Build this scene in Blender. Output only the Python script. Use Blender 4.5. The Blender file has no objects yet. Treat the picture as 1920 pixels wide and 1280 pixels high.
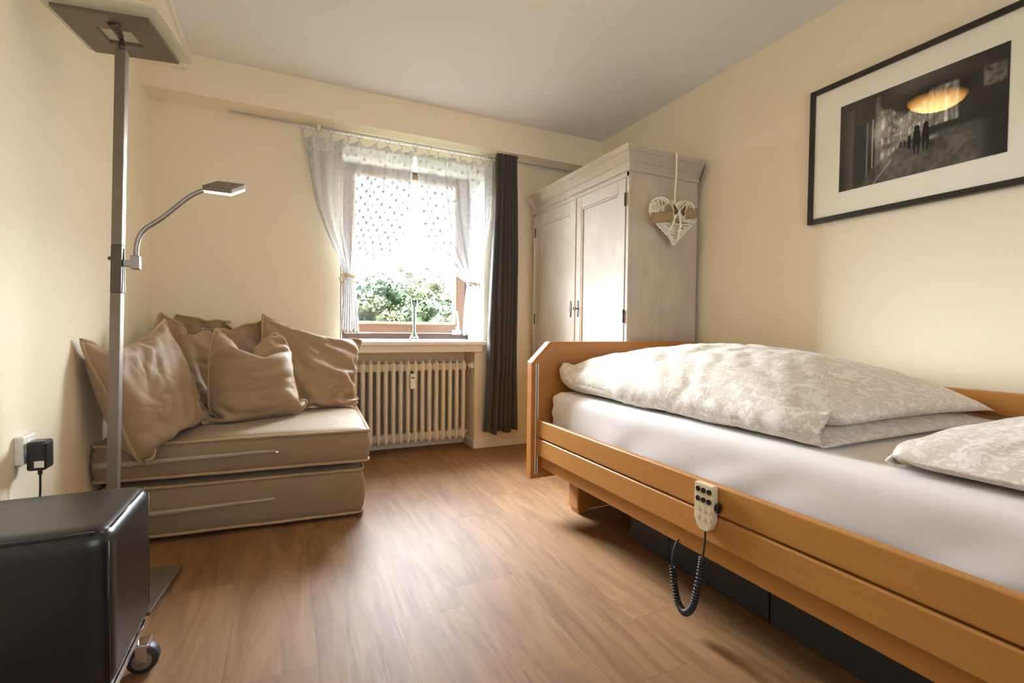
import bpy, bmesh, math, random
import numpy as np
from mathutils import Vector, Matrix, noise

random.seed(7)
rng = np.random.default_rng(7)
sc = bpy.context.scene
COL = sc.collection

# ------------------------------------------------------------------ camera
F_PX, YAW, PITCH, ROLL, CAM_H = 901.214, .4417, -.0245, .0116, .9367
cy, sy = math.cos(YAW), math.sin(YAW)
fw = Vector((sy*math.cos(PITCH), cy*math.cos(PITCH), math.sin(PITCH)))
r0 = Vector((cy, -sy, 0)); u0 = r0.cross(fw)
rt = r0*math.cos(ROLL)+u0*math.sin(ROLL); up = rt.cross(fw)
cam = bpy.data.cameras.new('camera'); camo = bpy.data.objects.new('camera', cam); COL.objects.link(camo)
cam.sensor_width = 36; cam.lens = F_PX/1920*36; cam.clip_start = .02; cam.clip_end = 500
m = Matrix.Identity(4)
for i in range(3):
    m[i][0] = rt[i]; m[i][1] = up[i]; m[i][2] = -fw[i]
m[2][3] = CAM_H
camo.matrix_world = m
sc.camera = camo

# ------------------------------------------------------------------ view, world, lights
sc.view_settings.view_transform = 'Standard'; sc.view_settings.look = 'None'
sc.view_settings.gamma = 1; sc.view_settings.use_curve_mapping = False
sc.view_settings.exposure = 1.27
sc.cycles.use_denoising = True
sc.cycles.max_bounces = 10; sc.cycles.diffuse_bounces = 6; sc.cycles.glossy_bounces = 4
sc.cycles.transmission_bounces = 6; sc.cycles.transparent_max_bounces = 12
sc.cycles.caustics_reflective = False; sc.cycles.caustics_refractive = False
sc.cycles.sample_clamp_indirect = 6

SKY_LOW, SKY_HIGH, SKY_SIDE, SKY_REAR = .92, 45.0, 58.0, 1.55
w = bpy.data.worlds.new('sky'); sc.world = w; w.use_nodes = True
nt = w.node_tree; nt.nodes.clear()
def wn(t, **k):
    n = nt.nodes.new(t)
    for a, b in k.items(): setattr(n, a, b)
    return n
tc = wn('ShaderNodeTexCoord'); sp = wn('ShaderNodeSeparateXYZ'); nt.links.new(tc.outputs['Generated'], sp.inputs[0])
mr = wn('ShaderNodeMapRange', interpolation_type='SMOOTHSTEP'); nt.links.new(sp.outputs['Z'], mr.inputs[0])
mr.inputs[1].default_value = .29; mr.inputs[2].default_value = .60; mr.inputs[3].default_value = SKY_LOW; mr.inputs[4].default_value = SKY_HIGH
def side(a, b):                                   # bright sky lobes added at both sides, outside the view, to light the room
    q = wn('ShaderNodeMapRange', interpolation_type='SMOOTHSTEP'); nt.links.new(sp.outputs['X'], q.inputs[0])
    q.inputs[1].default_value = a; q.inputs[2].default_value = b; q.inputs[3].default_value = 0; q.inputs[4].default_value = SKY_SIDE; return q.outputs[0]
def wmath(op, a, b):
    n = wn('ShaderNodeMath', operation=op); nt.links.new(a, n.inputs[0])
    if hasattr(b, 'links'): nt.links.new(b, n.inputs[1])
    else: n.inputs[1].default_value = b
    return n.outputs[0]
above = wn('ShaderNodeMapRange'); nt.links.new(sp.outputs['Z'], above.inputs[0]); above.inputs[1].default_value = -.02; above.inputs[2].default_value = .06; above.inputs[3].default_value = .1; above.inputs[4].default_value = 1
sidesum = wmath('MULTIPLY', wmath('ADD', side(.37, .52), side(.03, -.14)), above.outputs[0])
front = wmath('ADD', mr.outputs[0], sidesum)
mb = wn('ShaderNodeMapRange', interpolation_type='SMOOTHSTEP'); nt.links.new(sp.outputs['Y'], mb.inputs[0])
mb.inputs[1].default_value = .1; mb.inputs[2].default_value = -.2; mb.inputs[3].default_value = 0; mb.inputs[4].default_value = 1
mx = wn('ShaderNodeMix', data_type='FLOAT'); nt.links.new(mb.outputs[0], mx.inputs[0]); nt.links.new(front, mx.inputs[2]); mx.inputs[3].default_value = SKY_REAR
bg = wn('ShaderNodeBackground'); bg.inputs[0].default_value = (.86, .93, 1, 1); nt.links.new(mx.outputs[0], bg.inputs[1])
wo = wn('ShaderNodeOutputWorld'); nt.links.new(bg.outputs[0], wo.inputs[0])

def portal(name, loc, rot, sx, sz):
    l = bpy.data.lights.new(name, 'AREA'); l.shape = 'RECTANGLE'; l.size = sx; l.size_y = sz
    l.cycles.is_portal = True
    o = bpy.data.objects.new(name, l); COL.objects.link(o); o.location = loc; o.rotation_euler = rot
XL, XR, YB, YW, ZB, H = -.725, 2.383, 3.333, 3.523, 2.277, 2.5
YR = -1.9
WX0, WX1, WZ0, WZ1, WY = .348, 1.42, .845, 2.2, 3.88
RX0, RX1, RZ0, RZ1 = -.5, 1.9, .5, 2.25
portal('window_portal', ((WX0+WX1)/2, 4.0, 1.5), (math.radians(-90), 0, 0), WX1-WX0, WZ1-WZ0)
portal('added_window_portal', ((RX0+RX1)/2, YR-.22, (RZ0+RZ1)/2), (math.radians(90), 0, 0), RX1-RX0, RZ1-RZ0)  # portal for the added rear window

# ------------------------------------------------------------------ material helpers
class NT:
    def __init__(s, name):
        s.m = bpy.data.materials.new(name); s.m.use_nodes = True; s.t = s.m.node_tree
        s.t.nodes.clear(); s.out = s.n('ShaderNodeOutputMaterial')
    def n(s, t, ins=None, **k):
        n = s.t.nodes.new(t)
        for a, b in k.items(): setattr(n, a, b)
        for a, b in (ins or {}).items(): s.set(n, a, b)
        return n
    def set(s, n, a, b):
        if isinstance(b, bpy.types.NodeSocket): s.t.links.new(b, n.inputs[a])
        else:
            if isinstance(b, (tuple, list)) and len(b) == 3 and n.inputs[a].type == 'RGBA': b = (*b, 1)
            n.inputs[a].default_value = b
    def math(s, op, a, b=0., c=None):
        n = s.n('ShaderNodeMath', operation=op); s.set(n, 0, a); s.set(n, 1, b)
        if c is not None: s.set(n, 2, c)
        return n.outputs[0]
    def mix(s, f, a, b, bt='MIX'):
        n = s.n('ShaderNodeMix', data_type='RGBA', blend_type=bt); s.set(n, 0, f); s.set(n, 6, a); s.set(n, 7, b)
        return n.outputs[2]
    def ramp(s, f, pts):
        n = s.n('ShaderNodeValToRGB'); s.set(n, 0, f); e = n.color_ramp.elements
        e[0].position, e[0].color = pts[0][0], (*pts[0][1], 1); e[1].position, e[1].color = pts[-1][0], (*pts[-1][1], 1)
        for p, c in pts[1:-1]:
            q = e.new(p); q.color = (*c, 1)
        return n.outputs[0]
    def noise(s, vec, scale, detail=3, rough=.5, dist=0.):
        n = s.n('ShaderNodeTexNoise', {'Scale': scale, 'Detail': detail, 'Roughness': rough, 'Distortion': dist})
        if vec is not None: s.set(n, 'Vector', vec)
        return n.outputs[0]
    def obj(s, scale=(1, 1, 1), which='Object'):
        t = s.n('ShaderNodeTexCoord'); mp = s.n('ShaderNodeMapping', {'Scale': scale}); s.t.links.new(t.outputs[which], mp.inputs[0])
        return mp.outputs[0]
    def bump(s, h, strength=.3, dist=.002):
        n = s.n('ShaderNodeBump', {'Strength': strength, 'Distance': dist, 'Height': h}); return n.outputs[0]
    def pbr(s, **k):
        n = s.n('ShaderNodeBsdfPrincipled')
        for a, b in k.items(): s.set(n, a.replace('_', ' '), b)
        return n
    def done(s, sh):
        s.t.links.new(sh.outputs[0] if hasattr(sh, 'outputs') else sh, s.out.inputs[0]); return s.m

def plain(name, col, rough=.5, metal=0., spec=.5, nscale=0, nbump=.1, var=.0):
    t = NT(name); v = t.obj()
    k = dict(Roughness=rough, Metallic=metal)
    k['Specular_IOR_Level'] = spec
    if var > 0:
        k['Base_Color'] = t.mix(t.noise(v, 6, 4), tuple(c*(1-var) for c in col), tuple(min(1, c*(1+var)) for c in col))
    else: k['Base_Color'] = col
    if nscale: k['Normal'] = t.bump(t.noise(v, nscale, 3), nbump)
    return t.done(t.pbr(**k))

def wood(name, c1, c2, axis='Y', rough=.4, scale=1., spec=.4):
    t = NT(name); s = {'X': (3, 40, 40), 'Y': (40, 3, 40), 'Z': (40, 40, 3)}[axis]
    v = t.obj(tuple(a*scale for a in s)); g = t.noise(v, 1.2, 4, .6, .6)
    v2 = t.obj(tuple(a*scale*4 for a in s)); g2 = t.noise(v2, 1, 2)
    c = t.mix(g, c1, c2); c = t.mix(t.math('MULTIPLY', g2, .25), c, tuple(a*.7 for a in c1))
    return t.done(t.pbr(Base_Color=c, Roughness=rough, Specular_IOR_Level=spec, Normal=t.bump(g2, .08, .001)))

def wall_mat(name, col):
    t = NT(name); v = t.obj()
    return t.done(t.pbr(Base_Color=col, Roughness=.85, Specular_IOR_Level=.2, Normal=t.bump(t.noise(v, 160, 3), .12, .001)))

M = {}
M['wall'] = wall_mat('cream_wall_paint', (.86, .775, .61))
M['ceil'] = wall_mat('ceiling_paint', (.80, .79, .775))
M['reveal'] = wall_mat('white_reveal_paint', (.85, .84, .82))
M['trim'] = plain('white_skirting', (.80, .76, .68), .45)
M['casing'] = wall_mat('casing_paint', (.86, .80, .68))

def floor_mat():
    t = NT('oak_plank_floor')
    tcn = t.n('ShaderNodeTexCoord'); s = t.n('ShaderNodeSeparateXYZ'); t.t.links.new(tcn.outputs['Object'], s.inputs[0])
    W, L = .235, 1.25
    px = t.math('DIVIDE', t.math('SUBTRACT', s.outputs[0], .085), W); row = t.math('FLOOR', px); fx = t.math('FRACT', px)
    wn1 = t.n('ShaderNodeTexWhiteNoise', {'W': row}, noise_dimensions='1D')
    py = t.math('ADD', t.math('DIVIDE', s.outputs[1], L), t.math('MULTIPLY', wn1.outputs[0], 5.3)); idx = t.math('FLOOR', py); fy = t.math('FRACT', py)
    pid = t.math('ADD', t.math('MULTIPLY', row, 17.3), idx)
    wn2 = t.n('ShaderNodeTexWhiteNoise', {'W': pid}, noise_dimensions='1D')
    cmb = t.n('ShaderNodeCombineXYZ', {'X': t.math('MULTIPLY', s.outputs[0], 9.), 'Y': t.math('MULTIPLY', s.outputs[1], 1.1), 'Z': t.math('MULTIPLY', wn2.outputs[0], 40.)})
    g1 = t.noise(cmb.outputs[0], 1.4, 6, .62, 1.6)
    cmb2 = t.n('ShaderNodeCombineXYZ', {'X': t.math('MULTIPLY', s.outputs[0], 90.), 'Y': t.math('MULTIPLY', s.outputs[1], 3.), 'Z': t.math('MULTIPLY', wn2.outputs[0], 60.)})
    g2 = t.noise(cmb2.outputs[0], 1.5, 3, .6, .4)
    cmb3 = t.n('ShaderNodeCombineXYZ', {'X': t.math('MULTIPLY', s.outputs[0], 4.5), 'Y': t.math('MULTIPLY', s.outputs[1], 1.6), 'Z': t.math('MULTIPLY', wn2.outputs[0], 23.)})
    kn = t.noise(cmb3.outputs[0], 1.1, 2, .5, 2.5)
    c = t.ramp(g1, [(.26, (.095, .040, .013)), (.44, (.21, .095, .031)), (.57, (.305, .157, .060)), (.75, (.40, .235, .11))])
    c = t.mix(t.math('MULTIPLY', g2, .45), c, (.20, .105, .05))
    knm = t.math('MULTIPLY', t.math('GREATER_THAN', kn, .67), .0)
    kr = t.ramp(kn, [(.60, (0, 0, 0)), (.74, (1, 1, 1))])
    c = t.mix(t.math('MULTIPLY', kr, .45), c, (.15, .085, .05))
    c = t.mix(.28, c, t.mix(wn2.outputs[0], (.18, .092, .036), (.32, .175, .074)))
    ex = t.math('MINIMUM', fx, t.math('SUBTRACT', 1., fx)); ey = t.math('MULTIPLY', t.math('MINIMUM', fy, t.math('SUBTRACT', 1., fy)), L/W)
    e = t.math('MINIMUM', ex, ey); seam = t.math('LESS_THAN', e, .006)
    c = t.mix(t.math('MULTIPLY', seam, .40), c, (.08, .045, .022))
    r = t.math('ADD', .48, t.math('MULTIPLY', g2, .16))
    hb = t.math('SUBTRACT', t.math('MULTIPLY', g2, .4), t.math('MULTIPLY', seam, 1.0))
    return t.done(t.pbr(Base_Color=c, Roughness=r, Specular_IOR_Level=.5, Normal=t.bump(hb, .10, .002)))
M['floor'] = floor_mat()
M['beech'] = wood('beech_veneer', (.43, .185, .042), (.56, .27, .07), 'Y', .38)
M['beech_x'] = wood('beech_veneer_cross', (.40, .16, .036), (.52, .235, .06), 'X', .38)
M['limed'] = None
def limed(name, a, b, c3):
    t = NT(name); v = t.obj((14, 14, 1.6)); g = t.noise(v, 1.6, 5, .65, .8)
    v2 = t.obj((70, 70, 4)); g2 = t.noise(v2, 1.3, 3, .6)
    blot = t.noise(t.obj((3, 3, 2)), 1.3, 3, .5)
    c = t.mix(g, a, b); c = t.mix(t.math('MULTIPLY', g2, .4), c, c3)
    c = t.mix(t.math('MULTIPLY', t.ramp(blot, [(.5, (0, 0, 0)), (.68, (1, 1, 1))]), .35), c, (.74, .67, .57))
    return t.done(t.pbr(Base_Color=c, Roughness=.6, Specular_IOR_Level=.3, Normal=t.bump(g2, .12, .001)))
M['limed'] = limed('limed_pine', (.44, .37, .30), (.60, .53, .45), (.36, .29, .23))
M['iron'] = plain('aged_iron', (.05, .045, .04), .45, .8)
M['fabric'] = None
def cloth(name, col, dark, wscale=900, bumpy=.25, sheen=.3, big=.0, rough=.85):
    t = NT(name); v = t.obj()
    c = t.mix(t.noise(v, 7, 4), dark, col)
    h = t.noise(v, wscale, 2); 
    if big:
        h2 = t.noise(v, 16, 3, .55, 1.2)
        h = t.math('ADD', t.math('MULTIPLY', h, .08), t.math('MULTIPLY', h2, big))
    return t.done(t.pbr(Base_Color=c, Roughness=rough, Specular_IOR_Level=.25, Sheen_Weight=sheen, Normal=t.bump(h, bumpy, .004 if big else .001)))
M['taupe'] = cloth('taupe_velvet_cotton', (.34, .235, .14), (.28, .19, .112), big=.8, bumpy=.5, sheen=.2, rough=.55)
M['taupe_seat'] = cloth('taupe_seat_cotton', (.30, .207, .125), (.26, .178, .105), 700, .15, .15, rough=.7)
M['cord'] = cloth('tan_piping_cord', (.52, .36, .20), (.34, .22, .11), 300, .5)
M['zip'] = cloth('zip_tape', (.44, .36, .27), (.40, .32, .24), 500, .2)
M['sheet'] = cloth('white_fitted_sheet', (.86, .83, .83), (.83, .80, .80), 600, .35, .1, big=.35)
M['curtain'] = cloth('charcoal_curtain', (.060, .055, .051), (.042, .039, .036), 500, .25, .25)
def duvet_mat():
    t = NT('damask_bed_linen'); v = t.obj()
    n1 = t.noise(v, 10.5, 3, .55, 2.6); n2 = t.noise(v, 22, 2, .5, 3.2)
    f = t.math('ADD', t.math('MULTIPLY', n1, .6), t.math('MULTIPLY', n2, .4))
    k = t.ramp(f, [(.455, (0, 0, 0)), (.495, (1, 1, 1)), (.56, (1, 1, 1)), (.60, (.15, .15, .15))])
    c = t.mix(k, (.87, .84, .80), (.71, .65, .575))
    h = t.math('ADD', t.math('MULTIPLY', t.noise(v, 700, 2), .06), t.math('MULTIPLY', t.noise(v, 22, 3, .55, 1.4), .6))
    return t.done(t.pbr(Base_Color=c, Roughness=.85, Specular_IOR_Level=.2, Sheen_Weight=.1, Normal=t.bump(h, .45, .004)))
M['duvet'] = duvet_mat()
def sheer_mat():
    t = NT('sheer_dotted_voile')
    uv = t.n('ShaderNodeUVMap'); mp = t.n('ShaderNodeMapping', {'Rotation': (0, 0, .785), 'Scale': (15.5, 15.5, 1)}); t.t.links.new(uv.outputs[0], mp.inputs[0])
    vo = t.n('ShaderNodeTexVoronoi', {'Vector': mp.outputs[0], 'Scale': 1., 'Randomness': .0}, voronoi_dimensions='2D')
    dot = t.math('LESS_THAN', vo.outputs['Distance'], .15)
    sep = t.n('ShaderNodeSeparateXYZ'); t.t.links.new(uv.outputs[0], sep.inputs[0])
    hem = t.math('LESS_THAN', sep.outputs[1], .09)
    tr = t.n('ShaderNodeBsdfTransparent', {'Color': (1, 1, 1)})
    tl = t.n('ShaderNodeBsdfTranslucent', {'Color': t.mix(dot, (.04, .048, .060), (.02, .018, .016))})
    df = t.n('ShaderNodeBsdfDiffuse', {'Color': t.mix(dot, (.92, .94, .96), (.62, .57, .53))})
    a = t.n('ShaderNodeMixShader', {0: .78}); t.t.links.new(tl.outputs[0], a.inputs[1]); t.t.links.new(df.outputs[0], a.inputs[2])
    op = t.math('MAXIMUM', t.math('MULTIPLY', dot, 1.), t.math('ADD', .69, t.math('MULTIPLY', hem, .14)))
    b = t.n('ShaderNodeMixShader', {0: op}); t.t.links.new(tr.outputs[0], b.inputs[1]); t.t.links.new(a.outputs[0], b.inputs[2])
    return t.done(b)
M['sheer'] = sheer_mat()
def pane_mat(name, tint=(1, 1, 1), refl=1.):
    t = NT(name)
    tr = t.n('ShaderNodeBsdfTransparent', {'Color': tint}); gl = t.n('ShaderNodeBsdfGlossy', {'Roughness': .0, 'Color': (1, 1, 1)})
    fr = t.n('ShaderNodeFresnel', {'IOR': 1.45}); f = t.math('MULTIPLY', fr.outputs[0], refl)
    b = t.n('ShaderNodeMixShader', {0: f}); t.t.links.new(tr.outputs[0], b.inputs[1]); t.t.links.new(gl.outputs[0], b.inputs[2])
    return t.done(b)
M['pane'] = pane_mat('window_pane', (.985, .995, 1), .5)
M['picpane'] = pane_mat('picture_pane', (1, 1, 1), .75)
M['vaseglass'] = pane_mat('clear_vase_glass', (.90, .95, .95), 1.6)
M['water'] = pane_mat('vase_water', (.90, .95, .93), 1.)
def frost():
    t = NT('frosted_lamp_glass')
    tl = t.n('ShaderNodeBsdfTranslucent', {'Color': (.80, .80, .74)}); df = t.n('ShaderNodeBsdfPrincipled', {'Base Color': (.78, .77, .70), 'Roughness': .3})
    tr = t.n('ShaderNodeBsdfTransparent', {'Color': (.93, .95, .92)})
    a = t.n('ShaderNodeMixShader', {0: .5}); t.t.links.new(tl.outputs[0], a.inputs[1]); t.t.links.new(df.outputs[0], a.inputs[2])
    b = t.n('ShaderNodeMixShader', {0: .62}); t.t.links.new(tr.outputs[0], b.inputs[1]); t.t.links.new(a.outputs[0], b.inputs[2])
    return t.done(b)
M['frost'] = frost()
M['winwood'] = wood('dark_window_wood', (.036, .014, .010), (.060, .025, .016), 'X', .4, 1.)
M['winwood_light'] = wood('sash_wood', (.070, .032, .016), (.105, .051, .026), 'X', .4, 1.)
M['bead'] = wood('glazing_bead_wood', (.30, .20, .12), (.38, .27, .17), 'X', .45, 1.)
M['whitemetal'] = plain('white_lacquered_metal', (.80, .79, .76), .35)
M['steel'] = plain('brushed_nickel', (.36, .33, .30), .38, .9, nscale=300, nbump=.05)
M['greypaint'] = plain('pale_grey_paint', (.55, .54, .52), .4)
M['hingegrey'] = plain('grey_window_fitting', (.26, .27, .28), .4, .3)
M['bronze'] = plain('bronze_lamp_metal', (.20, .165, .13), .42, .6, nscale=200, nbump=.05)
M['darkbronze'] = plain('dark_sleeve_metal', (.10, .085, .065), .42, .6)
M['chrome'] = plain('chrome', (.75, .76, .78), .12, 1.)
M['blackrubber'] = plain('black_rubber', (.018, .018, .02), .5)
M['blackplastic'] = plain('black_plastic', (.012, .013, .018), .28)
M['leather'] = plain('black_leather', (.010, .011, .013), .28, spec=.6, nscale=240, nbump=.12)
M['radiator'] = plain('cream_radiator_enamel', (.70, .63, .49), .35, var=.05)
M['whiteplastic'] = plain('white_plastic', (.82, .79, .72), .4)
M['creamplastic'] = plain('cream_plastic', (.72, .62, .42), .4)
M['graybox'] = plain('charcoal_storage_board', (.035, .037, .042), .6, var=.1)
M['sill'] = plain('marble_sill', (.80, .74, .64), .3, var=.06)
M['apron'] = plain('cream_apron_board', (.72, .65, .53), .5)
M['blackframe'] = plain('black_picture_frame', (.012, .011, .010), .35)
M['mat'] = plain('cream_passepartout', (.94, .91, .80), .9, spec=.1)
M['wicker'] = plain('white_wicker', (.88, .83, .74), .8, var=.08)
M['bark'] = plain('birch_bark', (.36, .24, .13), .9, nscale=60, nbump=.5, var=.3)
M['ribbon'] = plain('cream_ribbon', (.86, .80, .68), .7)
M['butterfly'] = plain('pale_wood', (.66, .56, .44), .8, var=.1)
M['butterflydark'] = plain('dark_wood_edge', (.10, .06, .035), .8)
M['petal'] = plain('white_rose_petal', (.42, .42, .35), .7)
M['leaf'] = plain('green_leaf', (.035, .10, .03), .6, var=.2)
M['euca'] = plain('eucalyptus_leaf', (.03, .048, .048), .7, var=.15)
M['stem'] = plain('green_stem', (.09, .14, .05), .7)
M['bark2'] = plain('tree_bark', (.12, .09, .06), .9)
def emis(name, col, s):
    t = NT(name); return t.done(t.n('ShaderNodeEmission', {'Color': col, 'Strength': s}))
M['led'] = emis('warm_led', (1, .80, .55), 5)
def bowl_mat():
    t = NT('glowing_alabaster_bowl'); tcn = t.n('ShaderNodeTexCoord'); sx_ = t.n('ShaderNodeSeparateXYZ'); t.t.links.new(tcn.outputs['Object'], sx_.inputs[0])
    f = t.n('ShaderNodeMapRange', {0: sx_.outputs[2], 1: -.06, 2: -.12, 3: 0., 4: 1.}).outputs[0]
    n_ = t.noise(tcn.outputs['Object'], 14, 3)
    return t.done(t.n('ShaderNodeEmission', {'Color': t.mix(f, (1, .40, .06), (1, .66, .22)), 'Strength': t.math('ADD', 1.5, t.math('MULTIPLY', f, t.math('ADD', 10., t.math('MULTIPLY', n_, 6.))))}))
M['bowl'] = bowl_mat()

# ------------------------------------------------------------------ mesh helpers
def wloc(o):
    v = Vector(o.location)
    while o.parent: o = o.parent; v += o.location
    return v
def link(name, me, mat, parent=None, smooth=False):
    if parent is not None: me.transform(Matrix.Translation(-wloc(parent)))
    o = bpy.data.objects.new(name, me); COL.objects.link(o)
    if mat is not None:
        for q in (mat if isinstance(mat, (list, tuple)) else [mat]): me.materials.append(q)
    if smooth:
        for p in me.polygons: p.use_smooth = True
    if parent is not None: o.parent = parent
    return o
def obj(name, bm, mat, parent=None, smooth=False):
    me = bpy.data.meshes.new(name); bmesh.ops.recalc_face_normals(bm, faces=bm.faces); bm.to_mesh(me); bm.free()
    return link(name, me, mat, parent, smooth)
def B(): return bmesh.new()
def box(bm, a, b, bev=0., seg=2, rot=None, mi=0):
    a, b = Vector(a), Vector(b); c = (a+b)/2; d = b-a
    r = bmesh.ops.create_cube(bm, size=1); vs = r['verts']
    mt = Matrix.Translation(c) @ (rot.to_4x4() if rot is not None else Matrix.Identity(4)) @ Matrix.Diagonal((*[abs(x) for x in d], 1))
    bmesh.ops.transform(bm, matrix=mt, verts=vs)
    if bev:
        es = list({e for v in vs for e in v.link_edges})
        q = bmesh.ops.bevel(bm, geom=es, offset=bev, segments=seg, profile=.5, affect='EDGES')
        fs = q['faces']
    if mi:
        for v in vs:
            if v.is_valid:
                for f in v.link_faces: f.material_index = mi
    return vs
def cyl(bm, p, q, r, r2=None, seg=20, caps=True):
    p, q = Vector(p), Vector(q); d = q-p
    x = bmesh.ops.create_cone(bm, cap_ends=caps, segments=seg, radius1=r, radius2=r if r2 is None else r2, depth=d.length)
    bmesh.ops.transform(bm, matrix=Matrix.Translation((p+q)/2) @ d.to_track_quat('Z', 'Y').to_matrix().to_4x4(), verts=x['verts'])
    return x['verts']
def sph(bm, c, r, seg=16, sc3=(1, 1, 1), rot=None):
    x = bmesh.ops.create_uvsphere(bm, u_segments=seg, v_segments=max(6, seg//2), radius=r)
    bmesh.ops.transform(bm, matrix=Matrix.Translation(c) @ (rot.to_4x4() if rot is not None else Matrix.Identity(4)) @ Matrix.Diagonal((*sc3, 1)), verts=x['verts'])
    return x['verts']
def tube(bm, pts, r, seg=10, closed=False, flat=None):
    pts = [Vector(p) for p in pts]; n = len(pts); rings = []
    rad = r if isinstance(r, (list, tuple)) else [r]*n
    prev = None
    for i, p in enumerate(pts):
        if closed: t = pts[(i+1) % n]-pts[i-1]
        else: t = pts[min(i+1, n-1)]-pts[max(i-1, 0)]
        t.normalize()
        if prev is None:
            a = Vector((0, 0, 1)) if abs(t.z) < .9 else Vector((1, 0, 0))
            nx = t.cross(a).normalized()
        else: nx = (prev-t*prev.dot(t)).normalized()
        prev = nx; ny = t.cross(nx)
        rings.append([bm.verts.new(p+(nx*math.cos(k*2*math.pi/seg)+ny*math.sin(k*2*math.pi/seg)*(flat or 1))*rad[i]) for k in range(seg)])
    for i in range(n if closed else n-1):
        a, b = rings[i], rings[(i+1) % n]
        for k in range(seg): bm.faces.new((a[k], a[(k+1) % seg], b[(k+1) % seg], b[k]))
    if not closed:
        bm.faces.new(rings[0][::-1]); bm.faces.new(rings[-1])
def lathe(bm, prof, c, seg=32, axis=None):
    c = Vector(c); rot = axis.to_track_quat('Z', 'Y').to_matrix() if axis is not None else Matrix.Identity(3)
    rings = []
    for r, z in prof:
        if r < 1e-5: rings.append([bm.verts.new(c+rot @ Vector((0, 0, z)))])
        else: rings.append([bm.verts.new(c+rot @ Vector((r*math.cos(2*math.pi*k/seg), r*math.sin(2*math.pi*k/seg), z))) for k in range(seg)])
    for a, b in zip(rings, rings[1:]):
        for k in range(seg):
            k2 = (k+1) % seg
            if len(a) == 1 and len(b) == 1: continue
            if len(a) == 1: bm.faces.new((a[0], b[k2], b[k]))
            elif len(b) == 1: bm.faces.new((a[k], a[k2], b[0]))
            else: bm.faces.new((a[k], a[k2], b[k2], b[k]))
def prism(bm, pts, ext):
    """closed polygon pts extruded by vector ext"""
    ext = Vector(ext); a = [bm.verts.new(Vector(p)) for p in pts]; b = [bm.verts.new(Vector(p)+ext) for p in pts]
    n = len(pts); bm.faces.new(a); bm.faces.new(b[::-1])
    for i in range(n): bm.faces.new((a[i], b[i], b[(i+1) % n], a[(i+1) % n]))
def bez(p, n=12):
    p = [Vector(q) for q in p]; out = []
    for i in range(n+1):
        t = i/n; q = [v.copy() for v in p]
        while len(q) > 1: q = [a.lerp(b, t) for a, b in zip(q, q[1:])]
        out.append(q[0])
    return out
def spline(pts, n=8):
    pts = [Vector(p) for p in pts]; out = []
    for i in range(len(pts)-1):
        p0, p1, p2, p3 = pts[max(i-1, 0)], pts[i], pts[i+1], pts[min(i+2, len(pts)-1)]
        for k in range(n):
            t = k/n
            out.append(.5*((2*p1)+(p2-p0)*t+(2*p0-5*p1+4*p2-p3)*t*t+(3*p1-p0-3*p2+p3)*t**3))
    out.append(pts[-1]); return out
def grid_mesh(name, P, uv=None, closed_u=False):
    """P array (nu,nv,3)"""
    nu, nv = P.shape[:2]; me = bpy.data.meshes.new(name); f = []
    for i in range(nu-(0 if closed_u else 1)):
        for j in range(nv-1):
            i2 = (i+1) % nu; f.append((i*nv+j, i2*nv+j, i2*nv+j+1, i*nv+j+1))
    me.from_pydata([tuple(map(float, p)) for p in P.reshape(-1, 3)], [], f)
    if uv is not None:
        l = me.uv_layers.new(name='UVMap'); U_ = uv.reshape(-1, 2)
        for lp in me.loops: l.data[lp.index].uv = tuple(map(float, U_[lp.vertex_index]))
    me.update(); return me
def thing(name, label, cat, loc=(0, 0, 0), group=None):
    o = bpy.data.objects.new(name, None); COL.objects.link(o); o.location = loc; o.empty_display_size = .1
    o['label'] = label; o['category'] = cat
    if group: o['group'] = group
    return o
def tag(o, label, cat, group=None):
    o['label'] = label; o['category'] = cat
    if group: o['group'] = group
    return o
def struct(o): o['kind'] = 'structure'; return o
def mod_subsurf(o, n=1):
    md = o.modifiers.new('subsurf', 'SUBSURF'); md.levels = n; md.render_levels = n
def mod_bevel(o, wd, seg=2):
    md = o.modifiers.new('bevel', 'BEVEL'); md.width = wd; md.segments = seg; md.limit_method = 'ANGLE'; md.angle_limit = .6

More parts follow.
